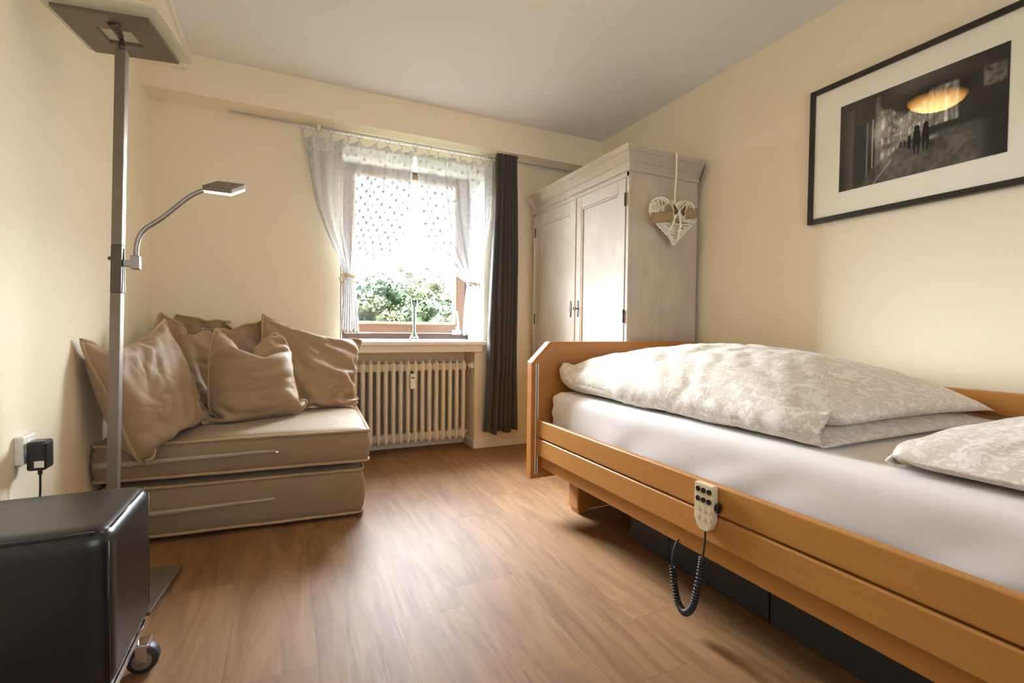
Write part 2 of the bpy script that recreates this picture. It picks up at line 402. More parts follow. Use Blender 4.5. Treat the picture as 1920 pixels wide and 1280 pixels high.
# ------------------------------------------------------------------ cloth relaxation
def seam_avg(T, Bt):
    for sl in ((0, slice(None)), (-1, slice(None)), (slice(None), 0), (slice(None), -1)):
        a = (T[sl]+Bt[sl])/2; T[sl] = a; Bt[sl] = a
def sim(T, Bt, ru, rv, vol, steps=160, iters=10, pins=None, collide=None, grav=-2., press=60., damp=.9, stiff_bend=.25, pin_k=1.):
    """two-sheet inflated cushion; T,Bt (nu,nv,3); ru,rv rest spacing"""
    T = T.copy(); Bt = Bt.copy(); To, Bo = T.copy(), Bt.copy()
    dt = .02; diag = math.hypot(ru, rv)
    pinv = None if pins is None else [(ij, np.array(p)) for ij, p in pins]
    def con(A, s0, s1, L, k=1., only_stretch=False):
        d = A[s1]-A[s0]; l = np.linalg.norm(d, axis=-1, keepdims=True)+1e-9
        e = (l-L)/l
        if only_stretch: e = np.maximum(e, 0)
        c = d*e*.5*k; A[s0] += c; A[s1] -= c
    S = slice
    def pairs(axis, st):
        out = []
        for o in range(2*st):
            if axis == 0: out.append(((S(o, None, 2*st)), st))
        return out
    def normals(A):
        du = np.gradient(A, axis=0); dv = np.gradient(A, axis=1); return np.cross(du, dv)
    for step in range(steps):
        NT_, NB = normals(T), normals(Bt)
        c = (T.mean((0, 1))+Bt.mean((0, 1)))/2
        V = (np.sum((T-c)*NT_)-np.sum((Bt-c)*NB))/3
        sgn = 1.
        pr = press*np.clip(1-V/vol, -.3, 1.)
        n1 = NT_/(ru*rv); n2 = NB/(ru*rv)
        aT = n1*pr; aB = -n2*pr
        Tn = T+(T-To)*damp+aT*dt*dt; Bn = Bt+(Bt-Bo)*damp+aB*dt*dt
        Tn[..., 2] += grav*dt*dt; Bn[..., 2] += grav*dt*dt
        To, Bo = T, Bt; T, Bt = Tn, Bn
        for it in range(iters):
            for A in (T, Bt):
                nu, nv = A.shape[:2]
                for o in (0, 1):
                    k = (nu-o)//2
                    con(A, (S(o, o+2*k, 2), S(None)), (S(o+1, o+2*k, 2), S(None)), ru)
                    k = (nv-o)//2
                    con(A, (S(None), S(o, o+2*k, 2)), (S(None), S(o+1, o+2*k, 2)), rv)
                con(A, (S(0, -1), S(0, -1)), (S(1, None), S(1, None)), diag, .25)
                con(A, (S(1, None), S(0, -1)), (S(0, -1), S(1, None)), diag, .25)
                if stiff_bend:
                    con(A, (S(0, -2), S(None)), (S(2, None), S(None)), 2*ru, stiff_bend*.3)
                    con(A, (S(None), S(0, -2)), (S(None), S(2, None)), 2*rv, stiff_bend*.3)
            seam_avg(T, Bt)
            if pinv:
                for ij, p in pinv:
                    T[ij] += (p-T[ij])*pin_k; Bt[ij] = T[ij]
            if collide: collide(T, Bt)
    return T, Bt
def smooth_grid(A, n=1):
    for _ in range(n):
        Bq = A.copy(); Bq[1:-1, 1:-1] = .5*A[1:-1, 1:-1]+.125*(A[2:, 1:-1]+A[:-2, 1:-1]+A[1:-1, 2:]+A[1:-1, :-2]); A = Bq
    return A
def upsample(A):
    for ax in (0, 1):
        n = A.shape[ax]; Bq = np.repeat(A, 2, axis=ax); Bq = np.take(Bq, range(2*n-1), axis=ax)
        o = [slice(None)]*3; e0 = [slice(None)]*3; e1 = [slice(None)]*3
        o[ax] = slice(1, None, 2); e0[ax] = slice(0, -1); e1[ax] = slice(1, None)
        Bq[tuple(o)] = (A[tuple(e0)]+A[tuple(e1)])/2; A = Bq
    return A
def wrinkle(T, Bt, w_, h_, seed, amp):
    T, Bt = smooth_grid(upsample(smooth_grid(T)), 2), smooth_grid(upsample(smooth_grid(Bt)), 2); n, m_ = T.shape[:2]
    def nrm(A):
        c = np.cross(np.gradient(A, axis=0), np.gradient(A, axis=1)); return c/(np.linalg.norm(c, axis=-1, keepdims=True)+1e-9)
    q = random.Random(seed); th = [q.uniform(-.9, .9) for _ in range(3)]; D = np.zeros((n, m_)); D2 = np.zeros((n, m_))
    for i in range(n):
        for j in range(m_):
            x, y = i/(n-1)*w_, j/(m_-1)*h_; e = min(x, w_-x, y, h_-y)/(.5*min(w_, h_)); fade = .25+.75*min(1, e*2.2) if e > 0 else 0
            wx_ = x+.05*noise.noise(Vector((x*5, y*5, seed))); wy_ = y+.05*noise.noise(Vector((x*5, y*5, seed+9.)))
            d = 0
            for k, t_ in enumerate(th):
                a = wx_*math.cos(t_)+wy_*math.sin(t_); b = -wx_*math.sin(t_)+wy_*math.cos(t_)
                v = noise.noise(Vector((a*(2.6+k), b*(8+4*k), seed*3+k*7)))
                d += (.55-abs(v))**2*(1, .7, .45)[k]*2.2-.35
            # short gathers running in from the seam
            g_ = math.exp(-(e/.22)**2)*.8*noise.noise(Vector((x*26, y*26, seed+4.)))
            cd_ = math.hypot(min(x, w_-x), min(y, h_-y)); D[i, j] = amp*(d+g_)*fade*min(1, cd_/.09)**2; D2[i, j] = -.4*D[i, j]
    T2 = T+nrm(T)*D[..., None]; B2 = Bt-nrm(Bt)*D2[..., None]*0; seam_avg(T2, B2); return T2, B2
def cushion_mesh(name, T, Bt):
    nu, nv = T.shape[:2]; verts = [tuple(map(float, p)) for p in T.reshape(-1, 3)]; idx = {}
    for i in range(nu):
        for j in range(nv):
            if i in (0, nu-1) or j in (0, nv-1): idx[i, j] = i*nv+j
            else: idx[i, j] = len(verts); verts.append(tuple(map(float, Bt[i, j])))
    f = []
    for i in range(nu-1):
        for j in range(nv-1):
            f.append((i*nv+j, (i+1)*nv+j, (i+1)*nv+j+1, i*nv+j+1))
            f.append((idx[i, j], idx[i, j+1], idx[i+1, j+1], idx[i+1, j]))
    me = bpy.data.meshes.new(name); me.from_pydata(verts, [], f); me.update(); return me
def border(T):
    nu, nv = T.shape[:2]
    return [T[i, 0] for i in range(nu-1)]+[T[-1, j] for j in range(nv-1)]+[T[i, -1] for i in range(nu-1, 0, -1)]+[T[0, j] for j in range(nv-1, 0, -1)]

# ================================================================== SETTING
bm = B(); box(bm, (XL-.15, YR-.2, -.12), (XR+.15, 4.0, 0)); struct(obj('floor', bm, M['floor']))
bm = B(); box(bm, (XL-.2, YR-.2, H), (XR+.2, 4.0, H+.15)); struct(obj('ceiling', bm, M['ceil']))
bm = B(); box(bm, (XL-.2, YR-.2, 0), (XL, 4.0, H)); struct(obj('wall_left', bm, M['wall']))
bm = B(); box(bm, (XR, YR-.2, 0), (XR+.2, 4.0, H)); struct(obj('wall_right', bm, M['wall']))
NX0, NX1, NY, NZ = .36, 1.345, 3.77, .765
bm = B()
box(bm, (XL, YW, 0), (NX0, 4.0, H)); box(bm, (NX1, YW, 0), (XR, 4.0, NZ)); box(bm, (WX1, YW, NZ), (XR, 4.0, H))
box(bm, (NX0, NY, 0), (NX1, 4.0, NZ)); box(bm, (NX0, YW, NZ), (WX1, 4.0, WZ0-.03)); box(bm, (NX0, YW, WZ1), (WX1, 4.0, H))
wb = struct(obj('wall_back', bm, M['wall']))
bm = B(); box(bm, (XL, YB, ZB), (XR, YW, H)); struct(obj('trim_1', bm, M['wall']))       # ceiling beam in front of the window wall
bm = B(); box(bm, (XL, YR, 2.40), (-.51, YB, H), .004); box(bm, (-.51, YR, 2.478), (-.49, YB, H), .003); struct(obj('trim_2', bm, M['casing']))  # boxed pipe casing
# white reveal lining of the window
bm = B()
box(bm, (WX1-.004, YW+.0, WZ0), (WX1+.001, 4.0, WZ1)); box(bm, (WX0-.001, YW, WZ0), (WX0+.004, 4.0, WZ1)); box(bm, (WX0, YW, WZ1-.004), (WX1, 4.0, WZ1+.001))
struct(obj('trim_3', bm, M['reveal']))
bm = B()
box(bm, (XL, YR-.2, 0), (RX0, YR, H)); box(bm, (RX1, YR-.2, 0), (XR, YR, H)); box(bm, (RX0, YR-.2, 0), (RX1, YR, RZ0)); box(bm, (RX0, YR-.2, RZ1), (RX1, YR, H))
struct(obj('wall_rear', bm, M['wall']))
bm = B()
for x in (RX0, .67, RX1-.06): box(bm, (x, YR-.12, RZ0), (x+.06, YR-.06, RZ1))
box(bm, (RX0, YR-.12, RZ0), (RX1, YR-.06, RZ0+.06)); box(bm, (RX0, YR-.12, RZ1-.06), (RX1, YR-.06, RZ1))
w2 = struct(obj('added_rear_window', bm, M['winwood_light']))  # unseen window added behind the camera to let in fill light
bm = B(); box(bm, (RX0+.05, YR-.095, RZ0+.05), (RX1-.05, YR-.09, RZ1-.05)); obj('window_pane', bm, M['pane'], w2)
# skirting boards
bm = B(); box(bm, (NX1-.012, YW-.014, 0), (XR, YW, .068), .004); box(bm, (NX1-.012, YW-.014, 0), (NX1, NY, .068), .003)
box(bm, (NX0+.012, NY-.014, 0), (NX1-.012, NY, .05), .003)
box(bm, (XL, YW-.014, 0), (NX0+.012, YW, .068), .004); struct(obj('baseboard_back', bm, M['trim']))
bm = B(); box(bm, (XL, YR, 0), (XL+.014, YW-.014, .068), .004); struct(obj('baseboard_left', bm, M['trim']))
bm = B(); box(bm, (XR-.014, YR, 0), (XR, YW-.014, .068), .004); struct(obj('baseboard_right', bm, M['trim']))

# window: frame, sash, beads, pane, hardware
bm = B(); fz0, fz1 = WZ0+.006, WZ1-.006; fx0, fx1 = WX0+.006, WX1-.006
FW = .06
box(bm, (fx0, WY, fz0), (fx0+FW, WY+.07, fz1), .004); box(bm, (fx1-FW, WY, fz0), (fx1, WY+.07, fz1), .004)
box(bm, (fx0+FW, WY, fz0), (fx1-FW, WY+.07, fz0+.045), .004); box(bm, (fx0+FW, WY, fz1-.035), (fx1-FW, WY+.07, fz1), .004)
win = struct(obj('window_1', bm, M['winwood']))
sx0, sx1, sz0, sz1 = fx0+.035, fx1-.035, fz0+.055, fz1-.02
gx0, gx1, gz0, gz1 = .478, 1.288, .990, 2.120
bm = B(); y0 = WY-.022
box(bm, (sx0, y0, sz0), (gx0-.018, y0+.06, sz1), .005); box(bm, (gx1+.018, y0, sz0), (sx1, y0+.06, sz1), .005)
box(bm, (gx0-.018, y0, sz0), (gx1+.018, y0+.06, gz0-.022), .005); box(bm, (gx0-.018, y0, gz1+.016), (gx1+.018, y0+.06, sz1), .005)
sash = obj('sash', bm, M['winwood_light'], win)
bm = B(); yb = y0+.008
box(bm, (gx0-.018, yb, gz0-.022), (gx0+.004, yb+.04, gz1+.016), .003); box(bm, (gx1-.004, yb, gz0-.022), (gx1+.018, yb+.04, gz1+.016), .003)
box(bm, (gx0+.004, yb, gz0-.022), (gx1-.004, yb+.04, gz0), .003); box(bm, (gx0+.004, yb, gz1), (gx1-.004, yb+.04, gz1+.016), .003)
obj('glazing_bead', bm, M['bead'], sash)
bm = B(); box(bm, (gx0, yb+.02, gz0-.005), (gx1, yb+.026, gz1+.005)); obj('window_pane', bm, M['pane'], sash)
bm = B(); zr = fz0+.05
tube(bm, [(.60, WY-.016, zr), (1.262, WY-.016, zr)], .0045, 8); cyl(bm, (.52, WY-.016, zr), (.56, WY-.016, zr), .008); cyl(bm, (.565, WY-.016, zr), (.605, WY-.016, zr), .008)
obj('tilt_rod', bm, M['hingegrey'], win)
bm = B(); box(bm, (1.262, WY-.035, zr-.012), (1.345, WY-.012, zr+.03), .006); box(bm, (1.295, WY-.03, zr+.02), (1.335, WY-.012, zr+.06), .008)
tube(bm, [(1.318, WY-.03, zr+.03), (1.315, WY-.032, zr+.10), (1.306, WY-.036, zr+.17)], [.012, .010, .008], 10); sph(bm, (1.304, WY-.037, zr+.178), .010)
obj('tilt_hinge', bm, M['hingegrey'], win)
bm = B(); box(bm, (.862, y0-.03, 2.135), (.884, y0, 2.165), .003); box(bm, (.868, y0-.024, 2.165), (.878, y0-.004, 2.195), .002); obj('window_catch', bm, M['blackplastic'], win)
# sill and apron
bm = B(); box(bm, (WX0-.02, YW-.075, WZ0-.03), (WX1-.005, WY+.005, WZ0), .006); box(bm, (WX0, WY-.01, WZ0-.03), (WX1, 4.0, WZ0+.004)); struct(obj('trim_4', bm, M['sill']))
bm = B(); box(bm, (NX0-.01, YW-.05, .762), (1.392, YW-.0, WZ0-.03), .003); struct(obj('trim_5', bm, M['apron']))

# ================================================================== OUTSIDE
bm = B(); v = [bm.verts.new(p) for p in ((-60, 4.3, -3), (90, 4.3, -3), (90, 45, -3), (120, 110, 3), (-90, 110, 3), (-60, 45, -3))]; bm.faces.new((v[0], v[1], v[2], v[5])); bm.faces.new((v[5], v[2], v[3], v[4]))
M['lawn'] = plain('outside_grass', (.018, .027, .011), .9, var=.25, nscale=20, nbump=.5)
struct(obj('ground_outside', bm, M['lawn']))
def foliage(name, a, b):
    t = NT(name); v = t.obj(); c = t.mix(t.ramp(t.noise(v, 5, 5, .8), [(.38, (0, 0, 0)), (.62, (1, 1, 1))]), a, b)
    return t.done(t.pbr(Base_Color=c, Roughness=.8, Specular_IOR_Level=.2, Normal=t.bump(t.noise(v, 5, 4, .7), .8, .2)))
M['fol_y'] = foliage('yellow_green_foliage', (.036, .042, .010), (.075, .072, .022))
M['fol_g'] = foliage('green_foliage', (.022, .040, .015), (.046, .066, .024))
M['fol_b'] = foliage('blue_green_foliage', (.020, .040, .036), (.038, .062, .054))
def tree(x, y, r, h, fol, label, conic=False):
    t = thing('tree', label, 'tree', (x, y, -3), 'trees beyond the window')
    bm = B(); tube(bm, [(x, y, -3.05), (x+.1, y, -3+h*.4), (x, y, -3+h*.75)], [r*.10, r*.08, r*.04], 8); obj('trunk', bm, M['bark2'], t, True)
    bm = B(); q = random.Random(int(x*31+y*7))
    if conic:
        for k in range(9):
            f = k/8; x_ = bmesh.ops.create_icosphere(bm, subdivisions=3, radius=r*(1.02-f*.9))
            bmesh.ops.transform(bm, matrix=Matrix.Translation((x, y, -3+h*(.12+.86*f))) @ Matrix.Diagonal((1, 1, .55, 1)), verts=x_['verts'])
    else:
        for k in range(16):
            a = q.uniform(0, 6.28); e = q.uniform(-.6, 1.2); rr = r*q.uniform(.25, .40)
            c = Vector((x+math.cos(a)*r*.68*math.cos(e), y+math.sin(a)*r*.68*math.cos(e), -3+h-r+math.sin(e)*r*.65))
            x_ = bmesh.ops.create_icosphere(bm, subdivisions=3, radius=rr); bmesh.ops.translate(bm, vec=c, verts=x_['verts'])
        x_ = bmesh.ops.create_icosphere(bm, subdivisions=3, radius=r*.75); bmesh.ops.translate(bm, vec=(x, y, -3+h-r), verts=x_['verts'])
    cc_ = Vector((x, y, -3+h*.6))
    for vtx in bm.verts:
        p = vtx.co; n_ = noise.noise(p*2.5)*.3+noise.noise(p*6.5)*.4+noise.noise(p*15)*.4
        vtx.co += (p-cc_).normalized()*n_*r*.16
    core = [v_.co.copy() for v_ in bm.verts]; nr = np.random.default_rng(int(x*13+y))
    for p in (core[i_] for i_ in nr.integers(0, len(core), 5200)):          # leaf tufts over the crown surface
        d_ = nr.normal(size=(2, 3)); a_ = Vector(d_[0]).normalized(); b_ = Vector(d_[1]).cross(a_).normalized(); l_ = .05+.10*nr.random()
        c_ = p+(p-cc_).normalized()*(nr.random()*.16*r-.02)
        bm.faces.new([bm.verts.new(c_+a_*l_), bm.verts.new(c_+b_*l_*.6), bm.verts.new(c_-a_*l_), bm.verts.new(c_-b_*l_*.6)])
    obj('crown', bm, fol, t, True)
# seen through the glass along rays with x/y between .12 and .33
tree(3.0, 22, 1.9, 5.3, M['fol_y'], 'yellow-green round tree at the left edge of the window view')
tree(5.05, 25.5, 1.1, 4.5, M['fol_y'], 'small pale conical tree left of the vase in the window view', True)
tree(4.0, 33.5, 2.1, 6.5, M['fol_b'], 'blue-green bushy tree behind the small conical tree')
tree(7.6, 28, 2.1, 5.7, M['fol_g'], 'green tree directly behind the glass vase')
tree(8.6, 22.5, 1.9, 5.0, M['fol_y'], 'bright yellow-green tree right of the vase in the window view')
tree(11.4, 33, 2.6, 6.6, M['fol_b'], 'blue-green tree at the right edge of the window view')
tree(7.0, 40, 2.5, 8.2, M['fol_g'], 'tall green tree on the far slope behind the left window half')
tree(13.4, 49, 3.0, 9.2, M['fol_y'], 'tall yellow-green tree on the far slope at right')
tree(17.0, 40, 3.4, 8.2, M['fol_g'], 'green tree outside beyond the right window edge')
tree(-.2, 46, 2.9, 8.8, M['fol_b'], 'tall blue-green tree on the far slope at the left')
tree(-.6, 29, 2.6, 6.4, M['fol_g'], 'green round tree outside beyond the left window edge')

# ================================================================== RADIATOR
rad = thing('radiator', 'cream ribbed column radiator in the niche under the window sill', 'radiator', (.86, 3.62, 0))
proto = None
for i in range(16):
    x = .452+i*.0545
    if proto is None:
        bm = B()
        for (ya, yb2) in ((3.555, 3.595), (3.655, 3.695)):
            # slim column with pointed crown
            prof = []
            for z, hw in ((.070, .003), (.082, .010), (.11, .017), (.66, .017), (.685, .011), (.702, .003)): prof.append((z, hw))
            rings = []
            for z, hw in prof:
                ins = .012 if z in (.070, .702) else 0
                n = 10; ring = []
                for k in range(n):
                    a = 2*math.pi*k/n
                    ring.append(bm.verts.new((x+hw*math.cos(a), (ya+yb2)/2+((yb2-ya)/2-ins)*math.sin(a), z)))
                rings.append(ring)
            for a, b in zip(rings, rings[1:]):
                for k in range(10): bm.faces.new((a[k], a[(k+1) % 10], b[(k+1) % 10], b[k]))
            bm.faces.new(rings[0][::-1]); bm.faces.new(rings[-1])
        box(bm, (x-.006, 3.565, .10), (x+.006, 3.69, .68), .002, 1)
        for z in (.12, .645):
            box(bm, (x-.027, 3.57, z-.032), (x+.027, 3.68, z+.032), .012, 2)
        proto = obj('column', bm, M['radiator'], rad, True); mod_bevel(proto, .001, 1)
    else:
        c = proto.copy(); COL.objects.link(c); c.parent = rad; c.location = (i*.0545, 0, 0)
bm = B(); lathe(bm, [(0, 0), (.017, 0), (.020, .006), (.024, .014), (.024, .040), (.020, .052), (.013, .060), (0, .061)], (1.325, 3.60, .65), 20, Vector((.25, -1, 0)))
th = obj('thermostat_knob', bm, M['whiteplastic'], rad, True); th['label'] = 'white thermostat knob'
bm = B(); tube(bm, [(1.285, 3.625, .65), (1.325, 3.62, .65), (1.34, 3.64, .62), (1.34, 3.70, .55), (1.33, 3.765, .55)], .009, 10); obj('supply_pipe', bm, M['radiator'], rad, True)
bm = B(); tube(bm, [(1.285, 3.625, .12), (1.30, 3.625, .12), (1.332, 3.65, .115), (1.334, 3.765, .11)], .010, 10); cyl(bm, (1.288, 3.625, .12), (1.315, 3.625, .12), .016); obj('return_pipe', bm, M['radiator'], rad, True)
bm = B(); box(bm, (.842, 3.528, .488), (.878, 3.556, .60), .004); hm = obj('heat_meter', bm, M['whiteplastic'], rad); hm['label'] = 'white heat cost meter'
bm = B(); box(bm, (.848, 3.526, .566), (.872, 3.5285, .575)); obj('display', bm, M['blackplastic'], hm)
for x in (.515, 1.16):
    bm = B(); box(bm, (x-.045, 3.70, .46), (x+.045, 3.765, .50), .003); obj('wall_bracket', bm, M['radiator'], rad)

# ================================================================== CURTAINS
YC, ZC = 3.46, 2.262
rod = thing('curtain_rod', 'thin pale grey curtain rod under the ceiling beam above the window', 'curtain rod', (.9, YC, ZC))
bm = B(); cyl(bm, (-.30, YC, ZC), (2.30, YC, ZC), .0065, seg=14); sph(bm, (-.305, YC, ZC), .011); sph(bm, (2.305, YC, ZC), .011); obj('rod', bm, M['greypaint'], rod, True)
pb = None
for x in (.205, 1.40):
    bm = B(); box(bm, (x-.011, YC-.012, ZC-.022), (x+.011, YC+.012, ZB), .003); box(bm, (x-.009, YC, ZB-.03), (x+.009, YW, ZB-.004), .003); obj('bracket', bm, M['whitemetal'], rod)
bm = B(); box(bm, (-.05, YW-.03, ZB-.014), (XR-.02, YW, ZB), .003); struct(obj('trim_6', bm, M['reveal']))

def sheer(side, label, x0, x1, knot, ctrl_in, ctrl_out, inner_right, tail, rings):
    t = thing('sheer_curtain', label, 'sheer curtain', (knot[0], YC, ZC), 'sheer dotted curtains at the window')
    nu, nv1, nv2 = 150, 46, 22
    P = np.zeros((nu, nv1+nv2, 3)); UV = np.zeros((nu, nv1+nv2, 2)); ztop = ZC-.055
    fabw = (x1-x0)*1.6
    for i in range(nu):
        u = i/(nu-1); s = u if inner_right else 1-u           # s: 0 at outer edge, 1 at inner edge
        xt = x0+(x1-x0)*u
        ph = u*2*math.pi*8+.9*math.sin(u*7); amp = .018*(.5+.5*math.sin(u*13+1)**2+.2)
        sag = -.012*abs(math.sin(u*math.pi*(rings-1)))
        T = Vector((xt+.006*math.sin(ph*.5), YC+amp*math.sin(ph), ztop+sag))
        kx = knot[0]+(u-.5)*.055; K = Vector((kx, YC-.02+.018*math.sin(ph), knot[1]+.012*math.sin(u*9)))
        ci = Vector(ctrl_out).lerp(Vector(ctrl_in), s**1.6)
        cx = (xt*.45+ci.x*.55) if 0 < s < 1 else ci.x
        Cc = Vector((xt+(ci.x-(x1 if inner_right else x0))*s**2 if False else xt*(1-.55)+ci.x*.55, YC, ci.y))
        if s > .97 or s < .03: Cc.x = ci.x
        q = bez([T, T.lerp(Cc, .9), Cc, K], nv1-1)
        L = 0
        for j in range(nv1):
            f = j/(nv1-1); g = math.sin(f*math.pi)
            p = q[j]+Vector((0, amp*.9*math.sin(ph+f*1.2)*(1-f)**.5-.03*math.sin(f*math.pi)*s, 0))
            if j: L += (q[j]-q[j-1]).length
            P[i, j] = p; UV[i, j] = (u*fabw, L)
        for j in range(nv2):
            f = (j+1)/nv2; wd = .055+(tail[1]-.055)*f**.6
            xx = knot[0]+(tail[0]-knot[0])*f+(u-.5)*wd; zz = knot[1]-(knot[1]-tail[2])*f-.014*f*math.sin(ph*.7)
            P[i, nv1+j] = (xx, YC-.02+(.018+.012*f)*math.sin(ph*1.0+f), zz); UV[i, nv1+j] = (u*fabw, L+f*(knot[1]-tail[2]))
    me = grid_mesh('voile', P, UV); o = link('voile', me, M['sheer'], t, True)
    bm = B(); pts = [(knot[0]+.034*math.cos(a), YC-.02+.026*math.sin(a), knot[1]+.006*math.sin(2*a)) for a in np.linspace(0, 2*math.pi, 24, endpoint=False)]
    tube(bm, pts, .011, 8, True)
    sd = -1 if inner_right else 1
    for k in range(3): tube(bm, [(knot[0]+sd*.03, YC-.03, knot[1]), (knot[0]+sd*(.05+.01*k), YC-.035, knot[1]+.012-.012*k), (knot[0]+sd*(.062-.004*k), YC-.03, knot[1]+.005-.03*k)], .005, 6)
    tb = obj('tieback', bm, M['ribbon'], t, True)
    pr = None
    for k in range(rings):
        u = (k+.12*math.sin(k*2.7))/(rings-1); x = x0+(x1-x0)*min(1, max(0, u))
        bm = B(); R_ = .019; ang = random.uniform(-.9, .9)
        pts = [(x+R_*math.cos(a)*math.cos(ang), YC+R_*math.cos(a)*math.sin(ang), ZC-.012+R_*math.sin(a)) for a in np.linspace(0, 2*math.pi, 20, endpoint=False)]
        tube(bm, pts, .0022, 6, True); box(bm, (x-.003, YC-.004, ZC-.06), (x+.003, YC+.004, ZC-.03), .001)
        obj('ring', bm, M['greypaint'], t, True)
    return t
sheer('L', 'white sheer dotted curtain tied back at the left of the window', .105, .845, (.402, 1.290), (.78, 1.43), (.20, 1.75), True, (.404, .125, .918), 9)
sheer('R', 'white sheer dotted curtain tied back beside the dark curtain', .855, 1.462, (1.285, 1.280), (.905, 1.46), (1.44, 1.72), False, (1.305, .165, .905), 8)

dk = thing('dark_curtain', 'long charcoal grey curtain hanging right of the window', 'curtain', (1.55, 3.40, 0))
nu, nv = 120, 50; P = np.zeros((nu, nv, 3))
for i in range(nu):
    u = i/(nu-1)
    for j in range(nv):
        f = j/(nv-1); z = 2.268-(2.268-.145)*f+(.012*math.sin(u*17)*f)
        x0_ = 1.455+(-.005)*math.sin(f*3.1)-.075*f**1.5; x1_ = 1.640+.012*math.sin(f*3.5)+.035*f**2
        ph = u*2*math.pi*6.5+1.1*math.sin(u*9+f*1.3)
        a = (.018+.014*f)*(1+.4*math.sin(u*23+2))
        P[i, j] = (x0_+(x1_-x0_)*u+.008*math.cos(ph)+.004*math.sin(f*9+u*5), 3.395+a*math.sin(ph)+.004*noise.noise(Vector((u*20, f*6, 3))), z)
o = link('curtain_panel', grid_mesh('curtain_panel', P), M['curtain'], dk, True)
md = o.modifiers.new('thick', 'SOLIDIFY'); md.thickness = .002
bm = B(); box(bm, (1.462, 3.385, 2.262), (1.634, 3.405, ZB), .002); obj('heading_tape', bm, M['curtain'], dk)

# ================================================================== WARDROBE
wx, wy0, wy1, wxb, wz = 1.80, 2.246, 3.42, 2.335, 1.99
wd = thing('wardrobe', 'whitewashed two-door wooden wardrobe in the corner behind the bed', 'wardrobe', ((wx+wxb)/2, (wy0+wy1)/2, 0))
bm = B()
box(bm, (wx+.022, wy0, 0), (wxb, wy0+.024, 1.88), .003); box(bm, (wx+.022, wy1-.024, 0), (wxb, wy1, 1.88), .003)
box(bm, (wxb-.012, wy0, 0), (wxb, wy1, 1.88)); box(bm, (wx+.022, wy0, 1.84), (wxb, wy1, 1.94)); box(bm, (wx+.022, wy0+.02, .08), (wxb, wy1-.02, .10))
box(bm, (wx, wy0, 0), (wx+.022, wy0+.024, 1.88), .003); box(bm, (wx, wy1-.035, 0), (wx+.022, wy1, 1.88), .003)
box(bm, (wx, wy0+.024, 0), (wx+.022, wy1-.035, .09), .003); box(bm, (wx, wy0, 1.835), (wx+.022, wy1, 1.90), .002)
obj('carcass', bm, M['limed'], wd)
# cornice: profile swept round three sides
bm = B()
prof = [(0, 1.862), (.012, 1.866), (.012, 1.882), (.004, 1.886), (.004, 1.915), (.012, 1.920), (.022, 1.935), (.045, 1.958), (.060, 1.966), (.060, 1.974), (.066, 1.978), (.066, 1.990)]
path = [(wxb, wy0, 0, -1), (wx, wy0, -1, -1), (wx, wy1, -1, .3), (wxb, wy1, 0, .3)]
rows = [[bm.verts.new((px+ox*d, py+oy*d, z)) for d, z in prof] for px, py, ox, oy in path]
for a, b in zip(rows, rows[1:]):
    for k in range(len(prof)-1): bm.faces.new((a[k], b[k], b[k+1], a[k+1]))
bm.faces.new([r[-1] for r in rows]); bm.faces.new(rows[0]); bm.faces.new(rows[-1][::-1])
bm.faces.new([r[0] for r in rows][::-1])
obj('cornice', bm, M['limed'], wd)
def door(y0, y1, label, hinge_y, esc_y, key):
    bm = B(); z0, z1 = .095, 1.832; x = wx-.004; t_ = .024; st = .092
    box(bm, (x, y0, z0), (x+t_, y0+st*.75, z1), .002); box(bm, (x, y1-st*.75, z0), (x+t_, y1, z1), .002)
    box(bm, (x, y0+st*.75, z1-st*.85), (x+t_, y1-st*.75, z1), .002); box(bm, (x, y0+st*.75, z0), (x+t_, y1-st*.75, z0+st*1.2), .002)
    d = obj('door', bm, M['limed'], wd); d['label'] = label
    a0, a1, b0, b1 = y0+st*.75, y1-st*.75, z0+st*1.2, z1-st*.85
    bm = B(); box(bm, (x+.010, a0-.01, b0-.01), (x+.020, a1+.01, b1+.01)); obj('panel', bm, M['limed'], d)
    bm = B(); m_ = .013
    for p, q in (((a0, b0), (a0+m_, b1)), ((a1-m_, b0), (a1, b1)), ((a0, b0), (a1, b0+m_)), ((a0, b1-m_), (a1, b1))):
        box(bm, (x+.003, p[0], p[1]), (x+.012, q[0], q[1]), .003)
    obj('moulding', bm, M['limed'], d)
    for z in (.35, 1.02, 1.70):
        bm = B(); cyl(bm, (x-.003, hinge_y, z-.035), (x-.003, hinge_y, z+.035), .005, seg=10); sph(bm, (x-.003, hinge_y, z+.037), .006, 8); obj('hinge', bm, M['iron'], d)
    bm = B(); zc = 1.085
    pts = []
    for s_, zz in ((.004, .072), (.010, .060), (.006, .048), (.012, .036), (.009, .022), (.014, .008), (.014, -.008), (.009, -.022), (.012, -.036), (.006, -.048), (.010, -.060), (.004, -.072)): pts.append((s_, zz))
    poly = [(x-.004, esc_y+s_*.9, zc+zz*.78) for s_, zz in pts]+[(x-.004, esc_y-s_*.9, zc+zz*.78) for s_, zz in pts[::-1]]
    prism(bm, poly, (.0045, 0, 0)); e = obj('escutcheon', bm, M['iron'], d)
    if key:
        bm = B(); cyl(bm, (x-.004, esc_y, zc), (x-.022, esc_y, zc), .004, seg=10); pts = [(x-.030, esc_y+.011*math.cos(a), zc+.011*math.sin(a)) for a in np.linspace(0, 6.283, 14, endpoint=False)]; tube(bm, pts, .003, 6, True)
        obj('key', bm, M['iron'], e, True)
ym = 2.805
door(wy0+.028, ym-.002, 'right door nearer the bed', wy0+.027, ym-.045, True)
door(ym+.002, wy1-.038, 'left door nearer the dark curtain', wy1-.037, ym+.045, False)
bm = B(); box(bm, (wx-.010, ym-.011, .095), (wx-.002, ym+.011, 1.832), .003); obj('door_strip', bm, M['limed'], wd)

